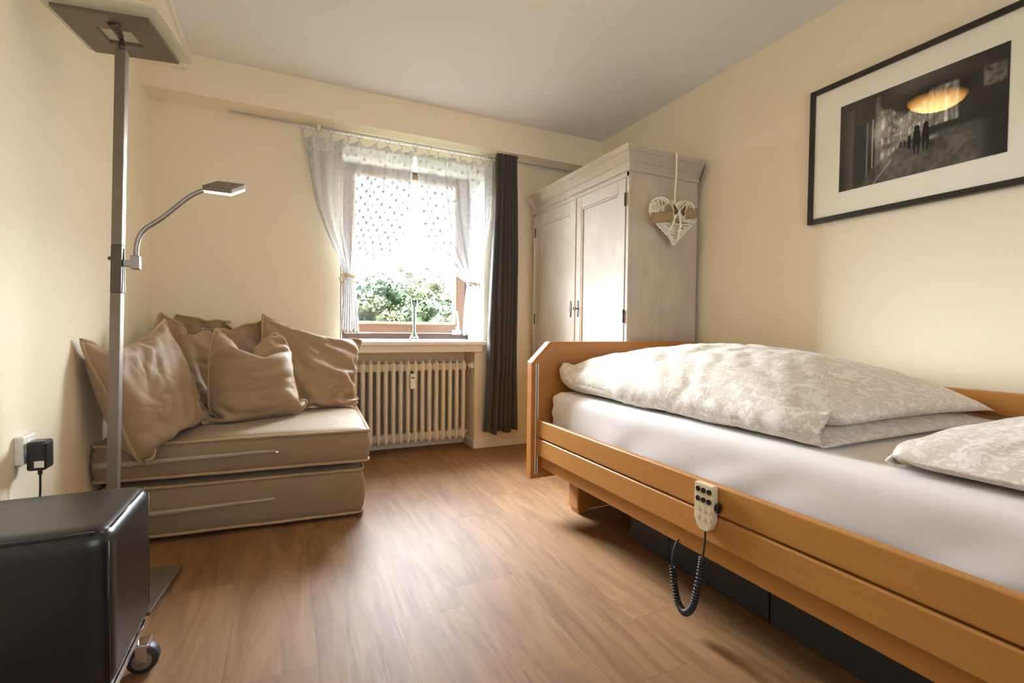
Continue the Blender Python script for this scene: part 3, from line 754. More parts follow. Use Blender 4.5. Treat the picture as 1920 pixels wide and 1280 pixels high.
# ================================================================== HEART
hy = wy0-.060; hc = Vector((2.082, hy, 1.590))
ht = thing('wicker_heart', 'white wicker heart with bark band hanging on the wardrobe side', 'heart decoration', hc)
def hp(a, k=1.):
    return Vector((hc.x+k*.0112*16*math.sin(a)**3*1.0, hy, hc.z+.018+k*.0092*(13*math.cos(a)-5*math.cos(2*a)-2*math.cos(3*a)-math.cos(4*a))))
bm = B(); tube(bm, [hp(a) for a in np.linspace(0, 2*math.pi, 60, endpoint=False)], .006, 8, True); obj('frame', bm, M['wicker'], ht, True)
bm = B(); q = random.Random(3)
for k in range(120):
    a = q.uniform(0, 2*math.pi); b = a+q.choice([-1, 1])*q.uniform(.45, 1.5)
    if hp(a).z < hc.z+.02: b = -a+q.uniform(-.5, .5)
    p, r_ = hp(a, 1.03), hp(b, 1.03)
    if math.sin(a)*math.sin(b) < 0 and max(p.z, r_.z) > hc.z+.06 and min(p.z, r_.z) > hc.z+.0: continue
    if max(p.z, r_.z) > hc.z+.09 and abs(p.x-r_.x) > .14: continue
    p.y += q.uniform(-.016, .012); r_.y += q.uniform(-.016, .012)
    mid = (p+r_)/2+Vector((0, q.uniform(-.022, -.004), 0)); tube(bm, bez([p, mid, r_], 5), q.uniform(.0026, .0038), 5)
obj('wicker_strands', bm, M['wicker'], ht, True)
bm = B()
pts = [(hc.x-.180, hy-.012, hc.z-.005), (hc.x-.09, hy-.024, hc.z+.012), (hc.x, hy-.026, hc.z+.028), (hc.x+.09, hy-.022, hc.z+.05), (hc.x+.172, hy-.010, hc.z+.066)]
sp_ = spline(pts, 6); va = []
for p in sp_:
    va.append([bm.verts.new(p+Vector((0, -.006*math.sin(c_*math.pi), (c_-.5)*.058))) for c_ in (0, .25, .5, .75, 1)])
for a, b in zip(va, va[1:]):
    for k in range(4): bm.faces.new((a[k], a[k+1], b[k+1], b[k]))
bb = obj('bark_band', bm, M['bark'], ht, True); bb.modifiers.new('s', 'SOLIDIFY').thickness = .004
bm = B()
def wing(s, k, y, th):
    base = [(0, .012), (.020, .030), (.046, .058), (.050, .050), (.044, .016), (.036, .004), (.040, -.016), (.034, -.034), (.022, -.036), (.010, -.018), (0, -.014)]
    base = [(a*1.2, b*1.15) for a, b in base]; cx, cz = (.030, .012)
    return [(hc.x+.008+s*(cx+(a-cx)*k), y, hc.z+.045+cz+(b-cz)*k) for a, b in base]
for s in (-1, 1): prism(bm, wing(s, 1., hy-.040, 0), (0, .006, 0))
sph(bm, (hc.x+.008, hy-.036, hc.z+.045), .007, 10, (1, .8, 5.5))
bf = obj('butterfly', bm, M['butterfly'], ht)
bm = B()
for s in (-1, 1): prism(bm, wing(s, .60, hy-.0415, 0), (0, .002, 0))
obj('wing_inlay', bm, M['butterflydark'], bf)
bm = B()
def strip(bm, pts, wdt, th=.0012):
    pts = spline(pts, 6); rows = []
    for p in pts: rows.append([bm.verts.new(p+Vector((s*wdt/2, 0, 0))) for s in (-1, 1)])
    for a, b in zip(rows, rows[1:]): bm.faces.new((a[0], a[1], b[1], b[0]))
strip(bm, [(hc.x+.006, wy0-.068, 1.992), (hc.x+.005, wy0-.071, 1.965), (hc.x+.004, hy-.012, 1.86), (hc.x+.003, hy-.006, 1.76), (hc.x+.004, hy-.005, hc.z+.07)], .011)
strip(bm, [(hc.x+.006, wy0-.02, 1.993), (hc.x+.006, wy0-.068, 1.992)], .011)
strip(bm, [(hc.x+.006, hy-.04, hc.z+.05), (hc.x+.012, hy-.045, hc.z-.03), (hc.x+.0, hy-.04, hc.z-.11)], .013)
strip(bm, [(hc.x-.02, hy-.04, hc.z+.03), (hc.x-.045, hy-.043, hc.z-.03), (hc.x-.07, hy-.04, hc.z-.08)], .012)
rb = obj('ribbon', bm, M['ribbon'], ht); rb.modifiers.new('s', 'SOLIDIFY').thickness = .0014

# ================================================================== PICTURE
py0, py1, pz0, pz1 = .690, 1.555, 1.474, 2.125
pic = thing('framed_picture', 'framed black and white night street photograph on the right wall', 'picture', (XR, (py0+py1)/2, (pz0+pz1)/2))
xf = XR-.028
bm = B(); fw_ = .024
box(bm, (xf, py0, pz0), (XR-.001, py0+fw_, pz1), .002); box(bm, (xf, py1-fw_, pz0), (XR-.001, py1, pz1), .002)
box(bm, (xf, py0+fw_, pz0), (XR-.001, py1-fw_, pz0+fw_), .002); box(bm, (xf, py0+fw_, pz1-fw_), (XR-.001, py1-fw_, pz1), .002)
obj('frame', bm, M['blackframe'], pic)
bm = B(); box(bm, (xf+.012, py0+fw_-.004, pz0+fw_-.004), (XR-.003, py1-fw_+.004, pz1-fw_+.004)); obj('mat', bm, M['mat'], pic)
# the print: dark night street, painted as colours of the print itself
ny_, nz_ = 230, 124; ya, yb_ = 1.412, .826; za, zb = 1.602, 2.000
gu, gv = np.meshgrid(np.linspace(0, 1, ny_), np.linspace(0, 1, nz_), indexing='ij')    # u left->right, v bottom->top
def fbm(u, v, s, seed):
    out = np.zeros(u.shape)
    for i in range(u.shape[0]):
        for j in range(u.shape[1]): out[i, j] = noise.noise(Vector((u[i, j]*s, v[i, j]*s*.6, seed)))
    return out
n1 = fbm(gu, gv, 9, 1.3); n2 = fbm(gu, gv, 34, 5.1); n3 = fbm(gu, gv*.25, 60, 8.2)
ss = lambda a, b, x: np.clip((x-a)/(b-a), 0, 1)**2*(3-2*np.clip((x-a)/(b-a), 0, 1))
g = .035+.012*n1
vx, vy = .47, .40
# lit facades down the street
left = ss(.25, .27, gu)*(1-ss(.40, .46, gu))*ss(.16+.9*(gu-.25), .2+.9*(gu-.25), gv)*(1-ss(.74, .84, gv+.3*n1))
g = g+left*(.16+.25*np.maximum(0, n3)+.12*n2)
glow = np.exp(-(((gu-.29)/.05)**2+((gv-.56)/.13)**2)); g += .55*glow*(.7+.6*n2)
mid = ss(.40, .42, gu)*(1-ss(.56, .60, gu))*ss(.36, .40, gv)*(1-ss(.60+.7*(gu-.42), .66+.7*(gu-.42), gv))
g += mid*(.30+.45*np.maximum(0, n3)+.2*n2)
right = ss(.58, .60, gu)*(1-ss(.74, .76, gu))*ss(.44, .46, gv)*(1-ss(.80, .84, gv)); g += right*(.18+.35*np.maximum(0, n3+.2)+.12*n2)
g += .45*((np.abs(gu-.685) < .008) & (gv > .45) & (gv < .70))
g += .30*((np.abs(gu-.238) < .005) & (gv > .18) & (gv < .72)) + .14*((np.abs(gu-.20) < .006) & (gv > .1) & (gv < .7))
g += .05*ss(.02, .1, gu)*(1-ss(.1, .11, gu))*(gv < .9)
# street
st = ss(0, .05, .40-gv)*ss(.30-.45*(.38-gv), .36-.45*(.38-gv), gu)*(1-ss(.80, .95, gu)); g += st*(.07+.06*n2+.05*n1)
g += .35*np.exp(-(((gu-.60)/.035)**2+((gv-.335)/.018)**2)); g += .10*np.exp(-(((gu-.33)/.03)**2+((gv-.24)/.08)**2))
g += .22*((np.abs((gv-.02)-(gu-.26)*1.9) < .012) & (gv < .22) & (gu > .24))
sky = ss(.80, .95, gv)*ss(.30, .42, gu)*(1-ss(.55, .8, gu)); g += sky*.05
# shop sign block at upper right of print
g += .17*ss(.875, .88, gu)*(1-ss(.985, .99, gu))*ss(.66, .67, gv)*(1-ss(.83, .86, gv))*(.8+1.2*n2)
# window rows and lit panes along the facades
pv = (gv-vy)/np.maximum(.05, np.abs(gu-vx)+.05)
panes = ((np.sin(np.log(np.abs(gu-vx)+.03)*26) > .25) & (np.sin(pv*9) > .1))
fac = np.clip(left+mid+right, 0, 1); g = g+fac*panes*(.09+.35*np.maximum(0, n2)); g = g*(1-fac*(~panes)*.25)
g += .5*np.exp(-(((gu-.31)/.012)**2+((gv-.66)/.05)**2))+.35*np.exp(-(((gu-.395)/.01)**2+((gv-.60)/.03)**2))+.30*np.exp(-(((gu-.40)/.03)**2+((gv-.47)/.012)**2))
# figures
def person(cx, base, h, wdt):
    body = (np.abs(gu-cx) < wdt*(.42+.38*np.sin(np.clip((gv-base)/h, 0, 1)*3.14)))*(gv > base)*(gv < base+h*.86)
    head = ((gu-cx)/(wdt*.55))**2+((gv-base-h*.92)/(h*.09))**2 < 1
    legs = (np.abs(gu-cx) < wdt*.12)*(gv > base)*(gv < base+h*.35)
    return (body & ~(legs > 0)) | head
for a in ((.522, .20, .30, .030), (.575, .21, .30, .028), (.478, .28, .14, .014), (.448, .31, .08, .008), (.425, .315, .07, .007)): g = np.where(person(*a), .012, g)
g = np.clip(g*(1-.35*ss(.75, 1, gu)), .008, .95)
P = np.stack([np.full(gu.shape, xf+.0105), ya+(yb_-ya)*gu, za+(zb-za)*gv], -1)
me = grid_mesh('print', P); ca = me.color_attributes.new('print_tone', 'FLOAT_COLOR', 'POINT')
flat = g.reshape(-1); ca.data.foreach_set('color', np.stack([flat*1.0, flat*1.0, flat*.92, np.ones_like(flat)], -1).ravel().astype(np.float32))
t = NT('photo_print'); at = t.n('ShaderNodeAttribute', attribute_name='print_tone'); pm = t.done(t.pbr(Base_Color=at.outputs[0], Roughness=.7, Specular_IOR_Level=.1))
pr = link('print', me, pm, pic); pr['label'] = 'dark night street scene with two walking figures'
bm = B(); bm.faces.new([bm.verts.new(q_) for q_ in ((xf+.005, py0+fw_-.003, pz0+fw_-.003), (xf+.005, py1-fw_+.003, pz0+fw_-.003), (xf+.005, py1-fw_+.003, pz1-fw_+.003), (xf+.005, py0+fw_-.003, pz1-fw_+.003))]); obj('glass_pane', bm, M['picpane'], pic)

# ================================================================== CEILING LAMP (above the frame, reflected in the picture glass)
LX, LY = .95, 1.66
cl = thing('ceiling_lamp', 'round glowing amber bowl lamp on the ceiling, mirrored in the picture glass', 'ceiling lamp', (LX, LY, H))
bm = B(); lathe(bm, [(0, -.125), (.05, -.122), (.095, -.108), (.13, -.085), (.150, -.055), (.146, -.055), (.125, -.082), (.09, -.103), (0, -.117)], (LX, LY, H), 40); obj('glass_bowl', bm, M['bowl'], cl, True)
bm = B(); lathe(bm, [(0, -.105), (.145, -.060), (.148, -.054), (.06, -.040), (.05, 0)], (LX, LY, H), 40); obj('reflector_pan', bm, M['bronze'], cl, True)

# ================================================================== BED
BX0, BX1, FY0, FY1 = 1.135, 2.37, 2.160, 2.212
RXo = 1.158
bed = thing('care_bed', 'beech wood care bed along the right wall, near side rail lowered', 'bed', (1.75, 1.1, 0))
def endboard(y0, y1, label):
    bm = B(); ch, cz = .105, .772; zt = .877; zb_ = .175
    prism(bm, [(BX0, y0, zb_), (BX0, y0, cz), (BX0+ch, y0, zt), (BX1-ch, y0, zt), (BX1, y0, cz), (BX1, y0, zb_)], (0, y1-y0, 0))
    o = obj('end_board', bm, M['beech_x'], bed); mod_bevel(o, .004, 2); o['label'] = label
    return o
eb = endboard(FY0, FY1, 'foot board at the wardrobe')
# recessed field line on the foot board (frame strip)
bm = B(); y = FY0-.004
for pts in ([(BX0+.012, y, .30), (BX0+.012, y, .768), (BX0+.11, y, .866), (BX1-.11, y, .866), (BX1-.012, y, .768), (BX1-.012, y, .30)],):
    outer = pts; inner = [(BX0+.055, y, .30), (BX0+.055, y, .75), (BX0+.125, y, .822), (BX1-.125, y, .822), (BX1-.055, y, .75), (BX1-.055, y, .30)]
    vo = [bm.verts.new(p) for p in outer]; vi = [bm.verts.new(p) for p in inner]
    for i in range(5): bm.faces.new((vo[i], vo[i+1], vi[i+1], vi[i]))
    r_ = bmesh.ops.extrude_face_region(bm, geom=list(bm.faces)); bmesh.ops.translate(bm, vec=(0, .006, 0), verts=[v for v in r_['geom'] if isinstance(v, bmesh.types.BMVert)])
obj('board_frame', bm, M['beech_x'], eb)
bm = B(); xg = BX0+.020
box(bm, (xg, FY0-.009, .20), (xg+.004, FY0-.003, .765)); box(bm, (xg+.010, FY0-.009, .20), (xg+.015, FY0-.003, .765)); obj('rail_track', bm, M['whitemetal'], eb)
bm = B(); box(bm, (xg+.004, FY0-.0055, .20), (xg+.010, FY0-.003, .765)); obj('track_groove', bm, M['blackrubber'], eb)
hb = endboard(.03, .07, 'head board behind the viewer')
def rail(x0, x1, z0, z1):
    bm = B(); box(bm, (x0, .07, z0), (x1, FY0-.010, z1), .006, 3); return obj('side_rail', bm, M['beech'], bed)
r1 = rail(RXo, RXo+.026, .394, .482); r2 = rail(RXo, RXo+.026, .300, .388)
bm = B(); box(bm, (RXo+.030, .07, .232), (RXo+.060, FY0-.012, .345), .004); obj('side_frame', bm, M['beech'], bed)
bm = B(); box(bm, (2.30, .07, .232), (2.33, FY0-.012, .345), .004); obj('side_frame', bm, M['beech'], bed)
rail(2.300, 2.326, .648, .735); rail(2.300, 2.326, .540, .627)
bm = B()
box(bm, (RXo+.06, .10, .34), (2.30, FY0-.02, .40)); obj('slatted_base', bm, M['beech_x'], bed)
for y0_ in (2.040, .25):
    bm = B(); box(bm, (1.345, y0_, .022), (2.20, y0_+.09, .235), .006); box(bm, (1.355, y0_+.008, .0), (1.41, y0_+.08, .025), .003); box(bm, (2.13, y0_+.008, .0), (2.19, y0_+.08, .025), .003)
    obj('leg', bm, M['beech_x'], bed)
bm = B()
for y0_ in (1.90, .45): box(bm, (1.62, y0_, .235), (1.66, y0_+.04, .36)); box(bm, (2.0, y0_, .235), (2.04, y0_+.04, .36))
box(bm, (1.62, .30, .20), (1.66, 2.06, .235)); box(bm, (2.0, .30, .20), (2.04, 2.06, .235))
obj('lift_frame', bm, M['iron'], bed)
# mattress
mt = thing('mattress', 'thick mattress in a white fitted sheet on the beech bed', 'mattress', (1.76, 1.1, .40))
def puffy_box(a, b, n, rr, fn):
    bm = B(); bmesh.ops.create_cube(bm, size=1); 
    c = (Vector(a)+Vector(b))/2; d = Vector(b)-Vector(a)
    bmesh.ops.transform(bm, matrix=Matrix.Translation(c) @ Matrix.Diagonal((*d, 1)), verts=bm.verts)
    bmesh.ops.bevel(bm, geom=list(bm.edges), offset=rr, segments=5, profile=.5, affect='EDGES')
    bmesh.ops.subdivide_edges(bm, edges=[e for e in bm.edges if e.calc_length() > n*1.6], cuts=int(max(d)/n), use_grid_fill=True)
    for v in bm.verts: v.co = fn(v.co)
    return bm
def rounded_slab(a, b, nx, ny, nz, rr, fn=None, pw=1.):
    """closed box shell with rounded edges from a fine box grid"""
    a, b = np.array(a, float), np.array(b, float); n = [nx, ny, nz]; verts = {}; V = []; Fc = []
    def vid(p):
        k = tuple(p)
        if k not in verts: verts[k] = len(V); V.append(a+(b-a)*np.array([p[i]/n[i] for i in range(3)]))
        return verts[k]
    for ax in range(3):
        o1, o2 = (ax+1) % 3, (ax+2) % 3
        for side in (0, n[ax]):
            for i in range(n[o1]):
                for j in range(n[o2]):
                    q = []
                    for di, dj in ((0, 0), (1, 0), (1, 1), (0, 1)):
                        p = [0, 0, 0]; p[ax] = side; p[o1] = i+di; p[o2] = j+dj; q.append(vid(p))
                    Fc.append(q if side else q[::-1])
    V = np.array(V); lo, hi = a+rr, b-rr; cc = np.clip(V, lo, hi); d = V-cc; l = np.linalg.norm(d, axis=1, keepdims=True)
    V = np.where(l > 1e-9, cc+d/np.maximum(l, 1e-9)*np.minimum(rr, np.maximum(np.abs(d).max(1, keepdims=True), 1e-9)), V)
    if fn is not None: V = np.array([fn(Vector(p)) for p in V])
    me = bpy.data.meshes.new('slab'); me.from_pydata([tuple(map(float, p)) for p in V], [], Fc); me.update(); return me
def mfn(p):
    s = .004*noise.noise(Vector((p.x*7, p.y*3.2, p.z*9)))
    if p.z < .59 and p.x < 1.3: p.x += .006*math.sin(p.y*21+p.z*30+3*noise.noise(Vector((p.y*3, p.z*8, 1))))*(.62-p.z)*6*.5
    c_ = min(1, max(0, (p.y-1.9)/.25))
    if p.x < 1.34: p.x += c_*.006*math.sin(p.z*85+p.y*20)
    return p+Vector((s, 0, s))
mm = link('mattress_body', rounded_slab((1.222, .085, .40), (2.295, 2.128, .622), 26, 60, 10, .045, mfn), M['sheet'], mt, True)

# duvet: folded double, relaxed as an inflated two-sheet quilt
nu, nv = 60, 44; Wd = 1.02; Ld = 1.36
ru, rv = (2*Wd+.10)/(nu-1), Ld/(nv-1)
zm = .622; T0 = np.zeros((nu, nv, 3)); B0 = np.zeros((nu, nv, 3))
y_far, y_near = 2.135, .80
for i in range(nu):
    s = i*ru
    if s < Wd: x, z, nx_, nz_ = 2.28-s, zm+.05, 0, -1
    elif s < Wd+.10:
        a = (s-Wd)/.10*math.pi; x, z, nx_, nz_ = 2.28-Wd-.04*math.sin(a), zm+.09-.04*math.cos(a), -math.sin(a), -math.cos(a)
    else: x, z, nx_, nz_ = 2.28-Wd+(s-Wd-.10), zm+.13, 0, 1
    for j in range(nv):
        y = y_far+(y_near-y_far)*j/(nv-1); k = .03*math.sin(math.pi*i/(nu-1))**.3*math.sin(math.pi*j/(nv-1))**.4 if 0 < i < nu-1 and 0 < j < nv-1 else 0
        jit = .004*noise.noise(Vector((s*6, y*6, 2)))
        T0[i, j] = (x+nx_*(k+jit), y, z+nz_*(k+jit)); B0[i, j] = (x-nx_*k*.3, y, z-nz_*k*.3)
half = nu//2
def col_duvet(T, Bt):
    for A in (T, Bt):
        np.maximum(A[..., 2], zm+.013, out=A[..., 2]); np.minimum(A[..., 0], 2.292, out=A[..., 0])
        np.minimum(A[..., 1], 2.143, out=A[..., 1]); np.maximum(A[..., 0], 1.225, out=A[..., 0])
        lo = A[:half-3]; up_ = A[half+3:]
        zf = lambda q_: zm+.088-.050*np.clip((1.15-q_[..., 1])/.33, 0, 1)**1.5
        np.minimum(lo[..., 2], zf(lo)-.002, out=lo[..., 2]); np.maximum(up_[..., 2], zf(up_)+.002, out=up_[..., 2])
# outward normal of T must come from du x dv; flip order if needed
pins = [((half, 0), (1.275, 2.128, .735)), ((half-1, 0), (1.278, 2.128, .725)), ((half, nv-1), (1.30, .80, .675)), ((nu-1, 0), (2.285, 2.13, .80))]
def orient(T, Bt):
    du = np.gradient(T, axis=0); dv = np.gradient(T, axis=1); n = np.cross(du, dv)
    return np.sum(n*(T-Bt)) > 0
def run(T0, B0, **k):
    if not orient(T0, B0):
        T, Bq = sim(B0, T0, **k); return Bq, T
    return sim(T0, B0, **k)
Td, Bd = run(T0, B0, ru=ru, rv=rv, vol=.235, steps=110, iters=10, pins=pins, collide=col_duvet, grav=-1.2, press=70, damp=.86)
dv = thing('folded_duvet', 'folded puffy duvet in beige and white damask cover on the mattress', 'duvet', (1.76, 1.45, zm))
Td, Bd = wrinkle(Td, Bd, 2.1, 1.36, 31, .011)
o = link('duvet_cover', cushion_mesh('duvet_cover', Td, Bd), M['duvet'], dv, True)

# bed pillow near the camera
def pillow(corners, s_w, s_h, n, vol, collide, pins_on=True, bulge=.05, nvec=None, steps=120, grav=-1.5, press=70, pink=1., extra=None):
    TL, TR, BR, BL = [np.array(c, float) for c in corners]
    T0 = np.zeros((n, n, 3)); nrm = np.cross(TR-TL, BL-TL); nrm /= np.linalg.norm(nrm)
    if nvec is not None and nrm @ np.array(nvec) < 0: nrm = -nrm
    uu, vv = np.meshgrid(np.linspace(0, 1, n), np.linspace(0, 1, n), indexing='ij'); u_, v_ = uu[..., None], vv[..., None]
    base = (TL*(1-u_)+TR*u_)*(1-v_)+(BL*(1-u_)+BR*u_)*v_
    k = (np.sin(uu*np.pi)*np.sin(vv*np.pi))[..., None]**.6*bulge; k[0] = k[-1] = 0; k[:, 0] = k[:, -1] = 0
    jit = rng.normal(0, .002, base.shape)
    T0 = base+nrm*k+jit*(k > 0); B0 = base-nrm*k
    pins = [((0, 0), TL), ((n-1, 0), TR), ((n-1, n-1), BR), ((0, n-1), BL)]
    pins = [p for p, on in zip(pins, pins_on if isinstance(pins_on, (list, tuple)) else [pins_on]*4) if on]
    if extra: pins += extra
    return run(T0, B0, ru=s_w/(n-1), rv=s_h/(n-1), vol=vol, steps=steps, iters=9, pins=pins, collide=collide, grav=grav, press=press, damp=.86, pin_k=pink)
def col_p(T, Bt):
    for A in (T, Bt):
        np.maximum(A[..., 2], zm+.013, out=A[..., 2]); np.minimum(A[..., 0], 2.292, out=A[..., 0]); np.maximum(A[..., 1], .085, out=A[..., 1])
Tp, Bp = pillow([(1.285, .605, .628), (2.09, .66, .632), (2.12, .14, .63), (1.25, .12, .63)], .86, .60, 34, .034, col_p, nvec=(0, 0, 1), bulge=.06)
pl = thing('bed_pillow', 'flat bed pillow in beige damask lying on the white sheet', 'pillow', (1.7, .38, zm))
Tp, Bp = wrinkle(Tp, Bp, .86, .60, 33, .006)
o = link('pillow_cover', cushion_mesh('pillow_cover', Tp, Bp), M['duvet'], pl, True); mod_subsurf(o, 1)
bm = B(); tube(bm, border(Tp), .004, 6, True); obj('seam_edge', bm, M['duvet'], pl, True)

# remote control
rc = thing('bed_remote', 'cream bed remote with black buttons hooked on the lowered side rail', 'remote control', (RXo, 1.05, .41))
xr = RXo-.022
bm = B(); ol = []
yc, hw = 1.045, .036
for y_, z_ in ((yc+hw-.004, .482), (yc+hw, .477), (yc+hw, .375), (yc+hw-.012, .350), (yc+.012, .340), (yc-.012, .340), (yc-hw+.012, .350), (yc-hw, .375), (yc-hw, .477), (yc-hw+.004, .482)): ol.append((xr, y_, z_))
prism(bm, ol, (.020, 0, 0)); rb_ = obj('handset', bm, M['creamplastic'], rc); mod_bevel(rb_, .003, 2)
for r_ in range(2):
    for c_ in range(3):
        bm = B(); cyl(bm, (xr-.003, yc+.021-.021*c_, .462-.029*r_), (xr+.002, yc+.021-.021*c_, .462-.029*r_), .0078, seg=16); b_ = obj('button', bm, M['blackplastic'], rc, False); b_['label'] = 'round black button'
for r_ in range(2):
    for c_ in range(3):
        bm = B(); cyl(bm, (xr-.002, yc+.021-.021*c_, .406-.026*r_), (xr+.002, yc+.021-.021*c_, .406-.026*r_), .0085, .007, seg=16); b_ = obj('button', bm, M['creamplastic'], rc, False); b_['label'] = 'raised cream button'
bm = B(); box(bm, (xr+.003, yc-hw-.012, .412), (xr+.03, yc-hw+.004, .428), .003); box(bm, (xr+.006, yc-hw-.012, .405), (xr+.020, yc-hw-.004, .436), .003); obj('hook', bm, M['blackplastic'], rc)
pts = spline([(xr+.010, yc, .342), (xr+.008, yc, .30), (xr+.006, 1.048, .265), (xr, 1.050, .22), (xr-.004, 1.060, .15), (xr-.002, 1.078, .09), (xr, 1.108, .056), (xr+.004, 1.140, .066), (xr+.01, 1.165, .11), (xr+.012, 1.178, .165), (xr+.02, 1.186, .20), (xr+.045, 1.192, .24), (RXo+.09, 1.20, .262), (RXo+.10, 1.20, .338)], 10)
bm = B(); tube(bm, pts, .0032, 8); cd = obj('cable', bm, M['blackrubber'], rc, True)
coil = pts[22:92]; hel = []
for i in range(len(coil)-1):
    tdir = (coil[i+1]-coil[i]).normalized(); nx_ = tdir.cross(Vector((1, 0, 0))).normalized(); ny2 = tdir.cross(nx_)
    for k in range(6):
        p = coil[i].lerp(coil[i+1], k/6); a = (i*6+k)*2*math.pi/10
        hel.append(p+(nx_*math.cos(a)+ny2*math.sin(a))*.0082)
bm = B(); tube(bm, hel, .0034, 6); obj('cable_coil', bm, M['blackrubber'], cd, True)

# storage boxes under the bed
def under_box(y0, y1, label):
    t = thing('storage_box', label, 'storage box', (1.7, (y0+y1)/2, 0), 'charcoal storage boxes under the bed')
    bm = B(); box(bm, (1.405, y0, .004), (2.20, y1, .155), .005); obj('box_body', bm, M['graybox'], t)
    bm = B(); box(bm, (1.398, y0-.0, .157), (2.205, y1, .190), .004); obj('lid', bm, M['graybox'], t)
under_box(1.470, 1.705, 'dark grey storage box under the bed, nearest the beech leg')
under_box(1.022, 1.464, 'dark grey storage box under the bed behind the remote cable')
under_box(.50, 1.016, 'dark grey storage box under the bed at the photo bottom edge')
# bed motor hanging behind the cable
bm = B(); box(bm, (1.27, 1.06, .19), (1.31, 1.10, .345), .004); o = obj('motor_arm', bm, M['blackplastic'], bed)

# ================================================================== SOFA
SA = Vector((.362, 2.447)); SBp = Vector((-.712, 2.50)); SD = .80
ux = (SA-SBp).normalized(); uyv = Vector((-ux.y, ux.x)); SWd = (SA-SBp).length
def sw(a, b, z): p = SBp+ux*a+uyv*b; return Vector((p.x, p.y, z))
sofa = thing('low_sofa', 'low taupe sofa of two stacked piped cushions in the left corner', 'sofa', ((SA.x+SBp.x)/2, 2.85, 0))
def slab(name, z0, z1, a0, a1, b0, label, crown, sag):
    def fn(p):
        u_, v_ = (p.x-a0)/(a1-a0), (p.y-b0)/(SD-b0)
        f = max(0, math.sin(u_*math.pi))**.5*max(0, math.sin(v_*math.pi))**.5
        zt = (p.z-z0)/(z1-z0)
        z = p.z+crown*f*zt + .004*noise.noise(Vector((p.x*6, p.y*6, p.z*8)))
        bul = .014*math.sin(zt*math.pi)
        yy = p.y-bul*(1-v_)+.004*noise.noise(Vector((p.x*5, p.z*14, 3))); xx = p.x+bul*(2*u_-1)
        z += sag*(1-u_)
        return sw(xx, yy, z)
    me = rounded_slab((a0, b0, z0), (a1, SD, z1), 40, 26, 8, .022, fn)
    o = link(name, me, M['taupe_seat'], sofa, True); o['label'] = label; mod_subsurf(o, 1)
    for zz in (z0+.012, z1-.010):
        bm = B(); pts = []
        r_ = .03
        for (cx, cy_, st) in ((a0+r_, b0+r_, math.pi), (a1-r_, b0+r_, 1.5*math.pi), (a1-r_, SD-r_, 0), (a0+r_, SD-r_, .5*math.pi)):
            for k in range(7):
                a = st+k/6*math.pi/2; pts.append(fn(Vector((cx+(r_+.001)*math.cos(a), cy_+(r_+.001)*math.sin(a), zz))))
        dense = []
        for i in range(len(pts)):
            p, q = pts[i], pts[(i+1) % len(pts)]; m_ = max(1, int((q-p).length/.03))
            for k in range(m_): dense.append(p.lerp(q, k/m_)+Vector((0, 0, .0025*noise.noise(Vector((p.lerp(q, k/m_)*9))))))
        tube(bm, dense, .0068, 8, True); obj('piping', bm, M['cord'], o, True)
    # zip strip along the front
    bm = B(); zz = (z0+z1)/2+.004; va = []
    for k in range(25):
        a = a0+.02+(.60*(a1-a0))*k/24; hwz = .013*(1-.55*k/24)
        p = fn(Vector((a, b0-.001, zz+.02*(k/24-.5)*.6))); va.append([bm.verts.new(p+Vector((0, -.0035, s*hwz))) for s in (-1, 1)])
    for p, q in zip(va, va[1:]): bm.faces.new((p[0], q[0], q[1], p[1]))
    zo = obj('zip_flap', bm, M['zip'], o, True); zo.modifiers.new('s', 'SOLIDIFY').thickness = .003
    return o, fn
s1, _ = slab('seat_base', .012, .247, 0.02, SWd-.012, .012, 'lower seat cushion', .0, .006)
s2, fn2 = slab('seat_cushion', .272, .440, 0.0, SWd+.012, .0, 'upper seat cushion', .022, .004)
bm = B(); va = fn2(Vector((.60*SWd+.03, -.004, .361))); sph(bm, va, .006, 10, (1.6, .6, .8)); obj('zip_pull', bm, M['chrome'], s2)
ZS = .470
def col_sofa(extra=None):
    def f(T, Bt):
        for A in (T, Bt):
            ins = (A[..., 1] > 2.475)
            A[..., 2] = np.where(ins, np.maximum(A[..., 2], ZS), A[..., 2])
            np.maximum(A[..., 0], XL+.012, out=A[..., 0]); np.minimum(A[..., 1], YW-.01, out=A[..., 1])
            if extra: extra(A)
    return f
def scat(label, corners, s_w, s_h, vol, nvec, extra_col=None, pins=True, bulge=.06, n=38, steps=110, grav=-.15, extra=None, press=60, amp=.014, seed=1):
    T, Bq = pillow(corners, s_w, s_h, n, vol, col_sofa(extra_col), pins, bulge, nvec, steps, grav, press, extra=extra)
    T, Bq = wrinkle(T, Bq, s_w, s_h, seed, amp)
    c = T.mean((0, 1)); t = thing('scatter_cushion', label, 'cushion', (float(c[0]), float(c[1]), float(T[..., 2].min())), 'taupe scatter cushions on the sofa')
    o = link('cushion_cover', cushion_mesh('cushion_cover', T, Bq), M['taupe'], t, True); mod_subsurf(o, 1)
    bm = B(); tube(bm, border(T), .0068, 7, True); obj('piping', bm, M['cord'], t, True)
def halfspace(p, nrm):
    p = np.array(p); nrm = np.array(nrm, float); nrm /= np.linalg.norm(nrm)
    def f(A):
        d = (A-p) @ nrm; A += np.where(d < 0, -d, 0)[..., None]*nrm
    return f
def both(*fs):
    def f(A):
        for g_ in fs: g_(A)
    return f
